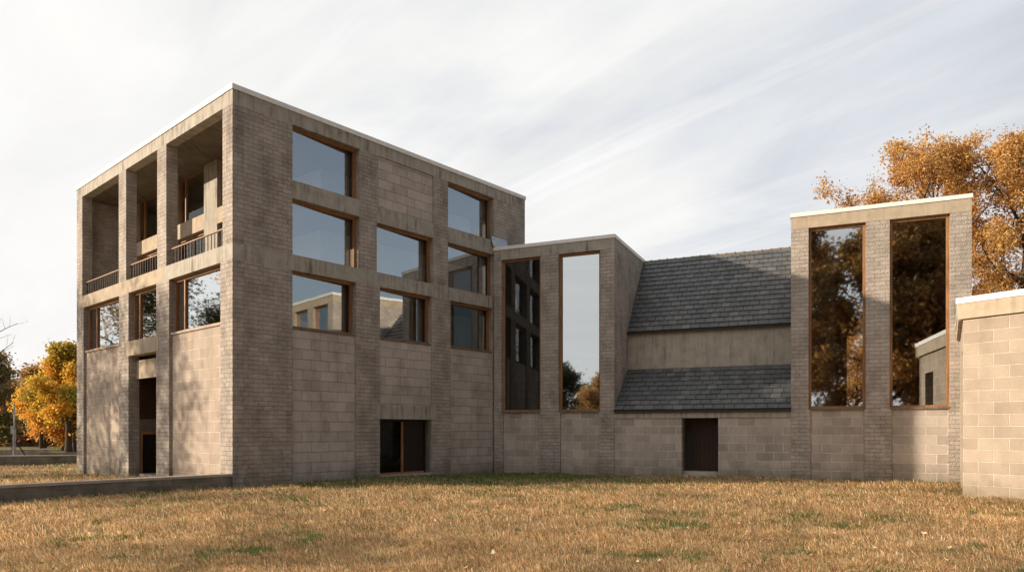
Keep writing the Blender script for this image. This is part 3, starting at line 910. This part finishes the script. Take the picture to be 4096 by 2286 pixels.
# ================================================================== POST
def cyl(bmb, p0, p1, r0, r1, k=8):
    p0 = Vector(p0); p1 = Vector(p1); d = (p1 - p0).normalized()
    a = d.orthogonal().normalized(); c = d.cross(a)
    i0 = len(bmb.v)
    for p, r in ((p0, r0), (p1, r1)):
        for j in range(k):
            t = 2 * math.pi * j / k
            bmb.v.append(tuple(p + (a * math.cos(t) + c * math.sin(t)) * r))
    for j in range(k):
        bmb.f.append((i0 + j, i0 + (j + 1) % k, i0 + k + (j + 1) % k, i0 + k + j)); bmb.t += [(0, 0)] * 4; bmb.mi.append(0)
    bmb.f.append(tuple(i0 + k + j for j in range(k))); bmb.t += [(0, 0)] * k; bmb.mi.append(0)
    bmb.f.append(tuple(i0 + j for j in reversed(range(k)))); bmb.t += [(0, 0)] * k; bmb.mi.append(0)
px, py = -31.55, 46.0
post = empty('utility_post', (px, py, -.1), 'grey metal post with a thin upper pipe behind the low walls', 'post')
pm_ = plain('galvanised_post', (.34, .34, .34), .45, .6, .5, .15)
b = MB(); cyl(b, (px, py, -.4), (px, py, 1.78), .10, .085, 12); b.build('post_shaft', pm_, post)
b = MB(); cyl(b, (px, py, 1.78), (px, py, 3.28), .045, .04, 10); cyl(b, (px, py, 3.28), (px, py, 3.36), .06, .06, 10); b.build('upper_pipe', pm_, post)
b = MB(); b.box(Facade((px - .22, py - .02), (px - .12, py - .02)), 0, .1, -.03, .09, 1.45, 1.95); b.build('junction_box', pm_, post)
b = MB(); cyl(b, (px + .06, py, 1.0), (px + .62, py + .4, -.2), .035, .035, 6); cyl(b, (px - .2, py + .1, 1.1), (px - .22, py + .1, -.3), .03, .03, 6)
b.build('brace', M['wood_dark'], post)

# ================================================================== TREES
bark = None
def bark_mat(name, c):
    m, nt, out = new_mat(name)
    co = objco(nt)
    a = noise(nt, mapping(nt, co, (9, 9, 1.6)), 1.5, 6, .65)
    col = ramp(nt, a, [(.3, [x * .5 for x in c]), (.6, c), (.8, [x * 1.4 for x in c])])
    principled(nt, out, col, .95, a, .8, .03, .1)
    return m
M['bark'] = bark_mat('grey_brown_bark', (.095, .075, .058))

def tube_chain(V, Fc, pts, rad, k):
    i0 = len(V)
    n = len(pts)
    for i, p in enumerate(pts):
        d = (pts[min(i + 1, n - 1)] - pts[max(i - 1, 0)])
        if d.length < 1e-6: d = Vector((0, 0, 1))
        d.normalize(); a = d.orthogonal().normalized(); c = d.cross(a)
        for j in range(k):
            t = 2 * math.pi * j / k
            V.append(p + (a * math.cos(t) + c * math.sin(t)) * rad[i])
    for i in range(n - 1):
        for j in range(k):
            Fc.append((i0 + i * k + j, i0 + i * k + (j + 1) % k, i0 + (i + 1) * k + (j + 1) % k, i0 + (i + 1) * k + j))

def make_tree(name, label, cat, x, y, h, cr, base, palette, seed, leaves=26, lsize=.13, limbs=15, group=None, trunk_r=None,
              shape=1.0, spread=.38, sub=(6, 5), z0=None, asym=(0, 0), droop=0.0, tipfrac=1.0, clump=1.0):
    rnd = random.Random(seed); g = np.random.default_rng(seed)
    gz = float(ground_z(x, y)) if z0 is None else z0
    root = empty(name, (x, y, gz), label, cat, group)
    tr = trunk_r or h * .020
    V, Fc = [], []
    # trunk
    pts = []; rad = []; q = Vector((x, y, gz - .3)); n = 10
    lead = h * .86
    drift = Vector((rnd.uniform(-1, 1), rnd.uniform(-1, 1), 0)) * .035
    for i in range(n + 1):
        t = i / n
        w = Vector((math.sin(t * 5 + seed) * .012, math.cos(t * 4 + seed * 2) * .012, 0)) * h * t
        pts.append(Vector((x + asym[0] * t * t, y + asym[1] * t * t, gz - .3 + (lead + .3) * t)) + drift * h * t * t + w)
        rad.append(tr * (1.35 if i == 0 else 1.0) * (1 - t) ** .8 + tr * .06)
    tube_chain(V, Fc, pts, rad, 9)
    tips = []
    def env(t):     # crown radius at relative height within the crown
        t = min(max(t, 0), 1)
        return cr * (math.sin(math.pi * (t ** .72 * .93 + .07)) ** .75) * (1 - .25 * t * shape)
    def bend(p, d, length, r0, segs, up):
        ps = [p.copy()]; rs = [r0]
        for i in range(segs):
            d = (d + Vector((rnd.gauss(0, .16), rnd.gauss(0, .16), rnd.gauss(0, .10) + up))).normalized()
            p = p + d * (length / segs); ps.append(p.copy()); rs.append(r0 * (1 - (i + 1) / segs * .8))
        return ps, rs, d
    for i in range(limbs):
        t = (i + rnd.uniform(.1, .9)) / limbs
        hz = base + (lead - base) * (t ** .9)
        f = (hz + .3) / (lead + .3) * n; k0 = min(int(f), n - 1)
        p = pts[k0].lerp(pts[k0 + 1], f - k0)
        a = i * 2.399 + rnd.uniform(-.4, .4)
        el = .25 + .95 * t + rnd.uniform(-.12, .12) - droop
        d = Vector((math.cos(a) * math.cos(el), math.sin(a) * math.cos(el), math.sin(el)))
        tc = (hz - base) / (h - base)
        ln = env(min(1, tc + .16)) / max(.35, math.cos(el)) * rnd.uniform(.72, 1.1)
        ln = min(ln, (h + .4 - hz + gz * 0) / max(.25, math.sin(el)) if el > .3 else ln)
        r0 = max(.018, rad[k0] * .55)
        ps, rs, _ = bend(p, d, ln, r0, 6, .06)
        tube_chain(V, Fc, ps, rs, 6)
        for s in range(sub[0]):
            u = .28 + .72 * (s + rnd.random()) / sub[0]
            ii = min(int(u * 6), 5); pp = ps[ii].lerp(ps[ii + 1], u * 6 - ii)
            dd_ = (ps[ii + 1] - ps[ii]).normalized()
            side_ = dd_.cross(Vector((rnd.gauss(0, 1), rnd.gauss(0, 1), rnd.gauss(0, .6)))).normalized()
            d2 = (dd_ * .75 + side_ * .85 + Vector((0, 0, .12))).normalized()
            l2 = ln * .40 * rnd.uniform(.6, 1.15) * (1.15 - .5 * u)
            p2, r2, _ = bend(pp, d2, l2, max(.010, rs[ii] * .45), 4, .05)
            tube_chain(V, Fc, p2, r2, 4)
            for s3 in range(sub[1]):
                v = .35 + .65 * (s3 + rnd.random()) / sub[1]
                jj = min(int(v * 4), 3); p3 = p2[jj].lerp(p2[jj + 1], v * 4 - jj)
                d3 = ((p2[jj + 1] - p2[jj]).normalized() * .7 + Vector((rnd.gauss(0, .7), rnd.gauss(0, .7), rnd.gauss(.1, .6)))).normalized()
                l3 = l2 * .42 * rnd.uniform(.6, 1.2)
                p4, r4, _ = bend(p3, d3, l3, max(.006, r2[jj] * .5), 2, .02)
                tube_chain(V, Fc, p4, r4, 3)
                if rnd.random() < tipfrac:
                    tips.append(p4[2]); tips.append(p4[1])
    me = bpy.data.meshes.new('trunk'); me.from_pydata([tuple(v) for v in V], [], Fc)
    for p_ in me.polygons: p_.use_smooth = True
    link_mesh('trunk', me, root, M['bark'])
    if leaves and tips:
        T = np.array([tuple(t) for t in tips]); nt_ = len(T)
        cnt = g.poisson(leaves, nt_); ix = np.repeat(np.arange(nt_), cnt); m = len(ix)
        P = T[ix] + g.normal(0, 1, (m, 3)) * np.array([spread, spread, spread * .72])
        nr = g.normal(0, 1, (m, 3)); nr /= np.linalg.norm(nr, axis=1)[:, None]
        ref = g.normal(0, 1, (m, 3)); a = np.cross(nr, ref); a /= np.linalg.norm(a, axis=1)[:, None]; b_ = np.cross(nr, a)
        s = lsize * g.uniform(.6, 1.25, m)[:, None]
        bendv = nr * s * .18
        vv = np.stack([P - a * s * .62, P + b_ * s * .36 + bendv, P + a * s * .62, P - b_ * s * .36 + bendv], 1).reshape(-1, 3)
        k = np.arange(m)[:, None] * 4
        ff = np.concatenate([k + np.array([0, 1, 2]), k + np.array([0, 2, 3])], 0)
        pal = np.array(palette)
        # each clump leans to one hue of the palette; single leaves vary round it
        tone = g.random(nt_)
        cx = vnoise(T[:, 0] + T[:, 2] * .6, T[:, 1] + T[:, 2], 1.7 * clump, seed + 3)
        th = np.clip(.65 * cx + .35 * tone, 0, .999)[ix] + g.normal(0, .10, m)
        th = np.clip(th, 0, .999) * (len(pal) - 1); i0 = np.floor(th).astype(int); fr = (th - i0)[:, None]
        c = pal[i0] * (1 - fr) + pal[np.minimum(i0 + 1, len(pal) - 1)] * fr
        c = c * g.uniform(.75, 1.2, m)[:, None]
        me = attr_mesh('crown', vv, ff, np.repeat(np.clip(c, 0, 1)[:, None, :], 4, 1).reshape(-1, 3), M['leaf'])
        link_mesh('crown', me, root)
    return root

ORANGE = [(.33, .165, .055), (.50, .265, .080), (.63, .36, .115), (.72, .47, .17), (.56, .41, .14)]
YELLOW = [(.22, .23, .04), (.42, .35, .05), (.74, .46, .06), (.84, .52, .075), (.78, .37, .09)]
MIXED = [(.15, .17, .07), (.27, .21, .085), (.38, .28, .10), (.48, .25, .11), (.56, .37, .14)]  # lightened to put distance haze into the left trees' colour
DARK = [(.030, .048, .016), (.05, .065, .02), (.09, .075, .022), (.15, .085, .025)]

# two tall trees behind the sunlit tower, and one behind the slate roof
make_tree('orange_tree', 'tall orange leaved tree rising behind the sunlit tower', 'tree', 23.8, 41.5, 18.7, 6.8, 3.4, ORANGE, 21, leaves=30, lsize=.13, limbs=22, sub=(7, 6), spread=.25, group='orange trees behind the towers', asym=(1.0, 0))
make_tree('orange_tree', 'tallest orange tree at the right edge behind the white coping of the annex', 'tree', 28.1, 39.5, 20.3, 5.6, 2.4, ORANGE, 34, leaves=30, lsize=.13, limbs=22, sub=(7, 6), spread=.25, group='orange trees behind the towers')
make_tree('orange_tree', 'orange tree mostly hidden behind the tower with a sprig above the slate ridge', 'tree', 22.0, 55.0, 15.2, 5.0, 3.0, ORANGE, 55, leaves=20, lsize=.2, limbs=14, spread=.5, group='orange trees behind the towers')
make_tree('orange_tree', 'small orange tree glimpsed through the left window of the sunlit tower', 'tree', 24.6, 52.0, 9.5, 4.0, .8, ORANGE, 56, leaves=22, lsize=.2, limbs=16, spread=.5, group='orange trees behind the towers')
# park trees on the left
make_tree('maple_tree', 'yellow maple with a thick trunk beside the sunlit building corner', 'tree', -48.9, 80.0, 13.0, 4.5, 2.2, YELLOW, 8, leaves=19, lsize=.28, limbs=20, spread=.42, trunk_r=.36, group='maples in the park', clump=1.4, droop=.18)
make_tree('maple_tree', 'smaller yellow maple left of the thick trunked one', 'tree', -54.5, 84.0, 7.6, 3.4, 2.0, YELLOW[2:] + [(.6, .25, .08)], 9, leaves=22, lsize=.28, limbs=12, spread=.5, trunk_r=.25, group='maples in the park', droop=.2)
make_tree('maple_tree', 'green yellow maple half hidden by the sunlit building corner', 'tree', -50.6, 84.0, 11.0, 4.2, 2.2, YELLOW[:3], 10, leaves=24, lsize=.30, limbs=14, spread=.5, trunk_r=.24, group='maples in the park', droop=.15)
make_tree('bare_tree', 'bare tree with reaching dark twigs at the left edge', 'tree', -64.5, 86.0, 18.5, 7.5, 4.0, MIXED, 12, leaves=0, limbs=16, sub=(7, 6), trunk_r=.34)
make_tree('oak_tree', 'dark green and rust tree at the left edge', 'tree', -68.0, 92.0, 12.4, 5.5, 1.5, MIXED, 13, leaves=26, lsize=.34, limbs=18, spread=.6, group='dark trees at the left edge')
make_tree('oak_tree', 'dark rust tree right behind the utility post', 'tree', -67.0, 104.0, 11.4, 5.2, 1.2, MIXED[1:], 14, leaves=26, lsize=.36, limbs=18, spread=.6, group='dark trees at the left edge')
make_tree('bare_tree', 'thin bare sapling between the dark trees and the yellow maple', 'tree', -57.0, 92.0, 13.0, 3.4, 3.0, MIXED, 15, leaves=0, limbs=12, sub=(6, 4), trunk_r=.16)

# trees to the left and behind the viewer: they throw the dapples and show in the glass
k = 0
for (x, y, h, cr, bs, pal, lv, sd) in ((-37, 22.5, 14.0, 4.6, 3.0, YELLOW, 8, 71), (-41, 29.0, 15.5, 4.8, 3.0, ORANGE, 8, 72), (-46, 25.0, 16.0, 4.8, 4.0, ORANGE, 5, 73), (-38, 15.0, 9.5, 3.6, 2.0, YELLOW, 4, 77), (-52, 5.0, 16.0, 4.6, 5.0, ORANGE, 1, 79)):
    make_tree('park_tree', ('half bare tree seen only as a shadow on the sunlit front', 'tall half bare tree shading the far end of the sunlit front', 'tallest half bare tree shading the sunlit front', 'small half bare tree shading the low garden wall', 'thin half bare tree dappling the near lawn')[k], 'tree', x, y, h, cr, bs, pal, sd, leaves=lv, lsize=.20, limbs=14, spread=.5, group='trees beyond the left edge', tipfrac=.75)
    k += 1
k = 0
for (x, y, h, cr, bs, pal, lv, sd) in ((-42, 36.5, 14.5, 5, 2.5, DARK, 11, 74), (-52, 43, 17, 6, 2.5, MIXED, 8, 75), (-56, 36, 12.5, 6, 1.5, DARK, 18, 76)):
    make_tree('park_tree', ('half bare dark tree mirrored in the sunlit windows', 'tall thin tree mirrored in the middle sunlit window', 'leafy dark tree mirrored low in the sunlit windows')[k], 'tree', x, y, h, cr, bs, pal, sd, leaves=lv, lsize=.22, limbs=14, spread=.5, group='trees beyond the left edge', tipfrac=.8)
    k += 1
k = 0
for (x, y, h, cr, sd) in ((-2, -14, 21, 8, 81), (8, -16, 22, 8, 82), (-12, -18, 22, 8, 83), (1, -27, 27, 9, 84)):
    make_tree('park_tree', ('tall rust tree mirrored in the left window of the sunlit tower', 'tall rust tree mirrored in the right window of the sunlit tower', 'dark tree mirrored beside the others in the sunlit tower', 'tallest tree mirrored at the top of the sunlit tower glass')[k], 'tree', x, y, h, cr, 2.0, [(.08, .085, .03), (.26, .15, .045), (.44, .22, .06), (.52, .28, .08)], sd, leaves=34, lsize=.34, limbs=24, spread=.6, sub=(7, 5), group='trees behind the viewer')
    k += 1
k = 0
for (x, y, h, cr, sd, pal) in ((-42, -8, 9.5, 4.5, 91, DARK), (-46, -20, 9.5, 5, 92, DARK), (-36, -17, 7.5, 4, 93, MIXED), (-52, -12, 9, 5, 94, MIXED), (-34, -27, 10, 5, 95, DARK)):
    make_tree('park_tree', ('dark tree mirrored at the left in the shaded tower glass', 'tall dark tree mirrored low in the shaded tower glass', 'low rust tree mirrored in the shaded tower glass', 'far rust tree mirrored in the shaded tower glass', 'dark tree mirrored at the right in the shaded tower glass')[k], 'tree', x, y, h, cr, 1.2, pal, sd, leaves=18, lsize=.28, limbs=14, spread=.5, group='trees behind the viewer')
    k += 1

# far wood and its dark edge: reads as one mass
def far_wood():
    g = np.random.default_rng(3)
    n = 60000
    cxs = np.linspace(-190, -40, 46) + g.normal(0, 1.5, 46); cys = 128 + g.normal(0, 7, 46) ; hs = g.uniform(8.5, 13.5, 46)
    i = g.integers(0, 46, n)
    th = g.random(n) * 6.283; ph = g.random(n) ** .8
    rr = 5.2 * np.sin(np.pi * np.clip(ph * .9 + .08, 0, 1)) ** .6
    P = np.stack([cxs[i] + np.cos(th) * rr + g.normal(0, .5, n), cys[i] + np.sin(th) * rr + g.normal(0, .5, n), -1.2 + hs[i] * ph + g.normal(0, .3, n)], -1)
    nr = g.normal(0, 1, (n, 3)); nr /= np.linalg.norm(nr, axis=1)[:, None]
    a = np.cross(nr, g.normal(0, 1, (n, 3))); a /= np.linalg.norm(a, axis=1)[:, None]; b_ = np.cross(nr, a)
    s = g.uniform(.35, .8, n)[:, None]
    vv = np.stack([P - a * s, P + b_ * s * .6, P + a * s, P - b_ * s * .6], 1).reshape(-1, 3)
    k_ = np.arange(n)[:, None] * 4
    ff = np.concatenate([k_ + np.array([0, 1, 2]), k_ + np.array([0, 2, 3])], 0)
    pals = np.array([(.11, .12, .06), (.26, .15, .08), (.36, .18, .09), (.22, .19, .09), (.15, .14, .08)])  # colours lightened in place of haze over the far wood
    pc = pals[g.integers(0, 5, 46)]
    c = pc[i] * g.uniform(.6, 1.3, n)[:, None]
    me = attr_mesh('far_wood', vv, ff, np.repeat(c[:, None, :], 4, 1).reshape(-1, 3), M['leaf'])
    tag(link_mesh('far_wood', me), 'dark rusty wood beyond the far field', 'wood', kind='stuff')
far_wood()
# wooded hill far behind
hx = np.linspace(-420, 60, 60); hy = np.linspace(190, 330, 16)
HX, HY = np.meshgrid(hx, hy)
HZ = -2 + 21 * np.exp(-((HX + 185) / 120) ** 2) * np.sin(np.pi * (HY - 190) / 140) + 2.2 * np.sin(HX * .11) * np.sin(np.pi * (HY - 190) / 140) + 1.2 * rng.random(HX.shape) * np.sin(np.pi * (HY - 190) / 140)
me = bpy.data.meshes.new('hill'); nx, ny = 60, 16
idx = np.arange(nx * ny).reshape(ny, nx)
me.from_pydata(np.stack([HX, HY, HZ], -1).reshape(-1, 3).tolist(), [], np.stack([idx[:-1, :-1], idx[:-1, 1:], idx[1:, 1:], idx[1:, :-1]], -1).reshape(-1, 4).tolist())
m, nt, out = new_mat('wooded_hill')
co = objco(nt)
principled(nt, out, ramp(nt, noise(nt, co, .35, 6, .7), [(.3, (.14, .12, .10)), (.5, (.27, .17, .13)), (.7, (.22, .20, .13))]), .95, noise(nt, co, .5, 5, .7), 1.0, 1.0, .1)
tag(link_mesh('hill', me, None, m), 'low rust brown wooded hill on the horizon', 'hill', kind='structure')

# ================================================================== PEOPLE in the park
def person(name, label, loc, rz, joints, bones, rads, mats, zones):
    root = empty(name, loc, label, 'person')
    me = bpy.data.meshes.new('body'); me.from_pydata(joints, bones, [])
    o = bpy.data.objects.new('body', me); COL.objects.link(o)
    sk = o.modifiers.new('s', 'SKIN'); sb = o.modifiers.new('d', 'SUBSURF'); sb.levels = 2; sb.render_levels = 2
    for v, r in zip(me.skin_vertices[0].data, rads): v.radius = (r, r)
    me.skin_vertices[0].data[0].use_root = True
    dg = bpy.context.evaluated_depsgraph_get()
    m2 = bpy.data.meshes.new_from_object(o.evaluated_get(dg)); m2.name = 'body'
    bpy.data.objects.remove(o); 
    b = bpy.data.objects.new('body', m2); COL.objects.link(b); b.parent = root; root.rotation_euler = (0, 0, rz)
    m2.materials.clear()
    for mm in mats: m2.materials.append(mm)
    for p in m2.polygons:
        p.material_index = zones(p.center); p.use_smooth = True
    return root
skin = plain('skin', (.50, .30, .21), .6)
def walk_joints(s, lean=0.0):
    j = [(0, 0, .93), (0, lean * .25, 1.12), (0, lean * .6, 1.36), (0, lean * .75, 1.47), (0, lean * .95, 1.56), (0, lean * 1.05 + .01, 1.70),
         (-.09, 0, .88), (-.10, .10, .50), (-.10, .02, .10), (-.10, .14, .04),
         (.09, 0, .88), (.10, -.02, .49), (.10, -.24, .12), (.10, -.12, .05),
         (-.19, lean * .65, 1.38), (-.24, lean * .5 - .08, 1.12), (-.22, lean * .5 + .08, .90), (-.21, lean * .5 + .13, .80),
         (.19, lean * .65, 1.38), (.25, lean * .6 + .10, 1.12), (.22, lean * .6 + .28, 1.00), (.20, lean * .6 + .36, .97)]
    e = [(0, 1), (1, 2), (2, 3), (3, 4), (4, 5), (0, 6), (6, 7), (7, 8), (8, 9), (0, 10), (10, 11), (11, 12), (12, 13), (2, 14), (14, 15), (15, 16), (16, 17), (2, 18), (18, 19), (19, 20), (20, 21)]
    r = [.14, .135, .15, .065, .085, .09, .095, .065, .045, .035, .095, .065, .045, .035, .065, .047, .036, .03, .065, .047, .036, .03]
    return [tuple(c * s for c in q) for q in j], e, [x * s for x in r]
def zf(s, l):
    def f(c):
        z = c.z / s
        if z < .08: return 3
        if z < .95: return 1 if abs(c.x / s) < .185 else 2
        if z > 1.48: return 2
        return 0
    return f
def hair(root, s, lean, mat):
    bm_ = bmesh.new(); bmesh.ops.create_icosphere(bm_, subdivisions=2, radius=.115 * s)
    for v in bm_.verts:
        if v.co.y > .03 * s and v.co.z < .03 * s: v.co.y = .03 * s
        v.co.z *= 1.05
    me_ = bpy.data.meshes.new('hair'); bm_.to_mesh(me_); bm_.free()
    me_.transform(Matrix.Translation((0, lean * s * 1.0 - .02 * s, 1.67 * s)))
    o = bpy.data.objects.new('hair', me_); COL.objects.link(o); o.parent = root; me_.materials.append(mat)
px1, py1 = -59.2, 97.5
s1 = .80; J, E_, R_ = walk_joints(s1, .05)
p1 = person('person', 'small person in a dark red top and white trousers beside a tree trunk', (px1, py1, float(ground_z(px1, py1))), R(70), J, E_, R_,
            [plain('red_top', (.20, .05, .035), .8), plain('white_trousers', (.75, .72, .68), .8), skin, plain('shoes', (.04, .04, .04), .6)], zf(s1, 0))
hair(p1, s1, .05, plain('auburn_hair', (.22, .08, .03), .6))
px2, py2 = -57.6, 96.0
J, E_, R_ = walk_joints(1.0, .42)
p2 = person('person', 'adult in a grey top and dark trousers leaning over behind a tree trunk', (px2, py2, float(ground_z(px2, py2))), R(-80), J, E_, R_,
            [plain('grey_top', (.32, .33, .36), .8), plain('dark_trousers', (.03, .03, .035), .8), skin, plain('boots', (.03, .03, .03), .6)], zf(1.0, .42))
hair(p2, 1.0, .42, plain('grey_hair', (.5, .45, .4), .6))

# ================================================================== LIGHT, SKY, CAMERA
sun_az = Vector((-.994, -.115)).normalized(); sun_el = R(16.2)
sd = Vector((sun_az.x * math.cos(sun_el), sun_az.y * math.cos(sun_el), math.sin(sun_el)))
ld = bpy.data.lights.new('sun', 'SUN'); ld.energy = 5.0; ld.angle = R(.6); ld.color = (1.0, .82, .61)
lo_ = bpy.data.objects.new('sun', ld); COL.objects.link(lo_); lo_.location = (-30, -5, 30)
lo_.rotation_euler = sd.to_track_quat('Z', 'Y').to_euler()

wd_ = bpy.data.worlds.new("World"); scene.world = wd_; wd_.use_nodes = True
nt = wd_.node_tree; nt.nodes.clear()
out = nt.nodes.new("ShaderNodeOutputWorld")
sky = N(nt, "ShaderNodeTexSky", sky_type='NISHITA')
sky.sun_disc = False; sky.sun_elevation = sun_el; sky.sun_rotation = math.atan2(sd.x, sd.y)
sky.air_density = 1.0; sky.dust_density = 1.5; sky.ozone_density = 1.2
bg1 = N(nt, "ShaderNodeBackground"); bg1.inputs[1].default_value = .065
hs = N(nt, 'ShaderNodeHueSaturation'); hs.inputs['Saturation'].default_value = .62; L(nt, sky.outputs[0], hs.inputs['Color']); L(nt, hs.outputs[0], bg1.inputs[0])
tc = N(nt, "ShaderNodeTexCoord").outputs["Generated"]
sep = N(nt, "ShaderNodeSeparateXYZ"); L(nt, tc, sep.inputs[0])
zc = math_n(nt, 'ADD', math_n(nt, 'MAXIMUM', sep.outputs[2], 0.0), .22)
cx_ = math_n(nt, 'DIVIDE', sep.outputs[0], zc); cy_ = math_n(nt, 'DIVIDE', sep.outputs[1], zc)
cmb = N(nt, "ShaderNodeCombineXYZ"); L(nt, cx_, cmb.inputs[0]); L(nt, cy_, cmb.inputs[1])
rot = N(nt, "ShaderNodeMapping"); rot.inputs["Rotation"].default_value = (0, 0, R(44))
L(nt, cmb.outputs[0], rot.inputs[0])
rot2 = N(nt, "ShaderNodeMapping"); rot2.inputs["Scale"].default_value = (.55, 1.7, 1); L(nt, rot.outputs[0], rot2.inputs[0]); rot = rot2
n1 = noise(nt, rot.outputs[0], 1.15, 8, .58, dist=.9)
n2 = noise(nt, cmb.outputs[0], .7, 6, .55, dist=.2)
nn = math_n(nt, 'ADD', math_n(nt, 'MULTIPLY', n1, .6), math_n(nt, 'MULTIPLY', n2, .4))
# more cloud to the left (towards the sun), thinner to the right
dens = math_n(nt, 'SUBTRACT', nn, math_n(nt, 'MULTIPLY', sep.outputs[0], .20))
cov = ramp(nt, dens, [(.26, .62), (.42, .86), (.54, 1.0)])
# clear blue to the right of and behind the viewer
q_ = math_n(nt, 'SUBTRACT', math_n(nt, 'MULTIPLY', sep.outputs[0], .92), math_n(nt, 'MULTIPLY', sep.outputs[1], .4))
q_ = math_n(nt, 'ADD', q_, math_n(nt, 'MULTIPLY', math_n(nt, 'SUBTRACT', n2, .5), .6))
cov = math_n(nt, 'MULTIPLY', cov, ramp(nt, q_, [(.12, 1.0), (.62, .12)]))
shade = ramp(nt, noise(nt, mapping(nt, rot.outputs[0], (1.4, 1.2, 1), (3, 1, 0)), 1.0, 7, .58, dist=1.1), [(.30, (.82, .825, .835)), (.50, (.90, .898, .892)), (.70, (.98, .972, .955))])
dotn = N(nt, "ShaderNodeVectorMath", operation='DOT_PRODUCT'); L(nt, tc, dotn.inputs[0]); dotn.inputs[1].default_value = tuple(sd)
glow = ramp(nt, dotn.outputs["Value"], [(.20, 0.0), (.75, .45), (1.0, 1.0)])
hor = ramp(nt, sep.outputs[2], [(.0, 1.0), (.40, 0.0)])
warm = math_n(nt, 'MAXIMUM', glow, math_n(nt, 'MULTIPLY', hor, .45))
ccol = mixc(nt, warm, shade, (1.03, 1.0, .95))
# thin cirrus to the right lets the blue through
thin = math_n(nt, 'ADD', math_n(nt, 'MULTIPLY', sep.outputs[0], .9), math_n(nt, 'MULTIPLY', math_n(nt, 'SUBTRACT', .52, nn), 3.2))
ccol = mixc(nt, ramp(nt, thin, [(.06, 0.0), (.55, .60)]), ccol, (.78, .83, .915))
wisp = ramp(nt, noise(nt, mapping(nt, rot.outputs[0], (.5, 2.4, 1), (7, 2, 0)), .9, 7, .55, dist=1.6), [(.52, 0.0), (.66, .62)])
ccol = mixc(nt, wisp, ccol, (.99, .99, .985))
bg2 = N(nt, "ShaderNodeBackground"); L(nt, ccol, bg2.inputs[0]); bg2.inputs[1].default_value = .70
mxs = N(nt, "ShaderNodeMixShader"); L(nt, cov, mxs.inputs[0]); L(nt, bg1.outputs[0], mxs.inputs[1]); L(nt, bg2.outputs[0], mxs.inputs[2])
L(nt, mxs.outputs[0], out.inputs[0])

cam = bpy.data.cameras.new('camera'); co_ = bpy.data.objects.new('camera', cam); COL.objects.link(co_)
co_.location = (0, 0, 1.75); co_.rotation_euler = (R(90), 0, 0)
cam.sensor_width = 36; cam.lens = 2902 / 4096 * 36; cam.shift_y = 572 / 4096
cam.clip_start = .1; cam.clip_end = 3000
scene.camera = co_
scene.view_settings.view_transform = 'Standard'; scene.view_settings.look = 'None'
scene.view_settings.exposure = 0.56; scene.view_settings.gamma = 1
scene.render.engine = 'CYCLES'
scene.cycles.max_bounces = 8; scene.cycles.transparent_max_bounces = 12
scene.cycles.use_denoising = True
scene.cycles.caustics_reflective = False
scene.cycles.caustics_refractive = False
scene.cycles.sample_clamp_indirect = 6
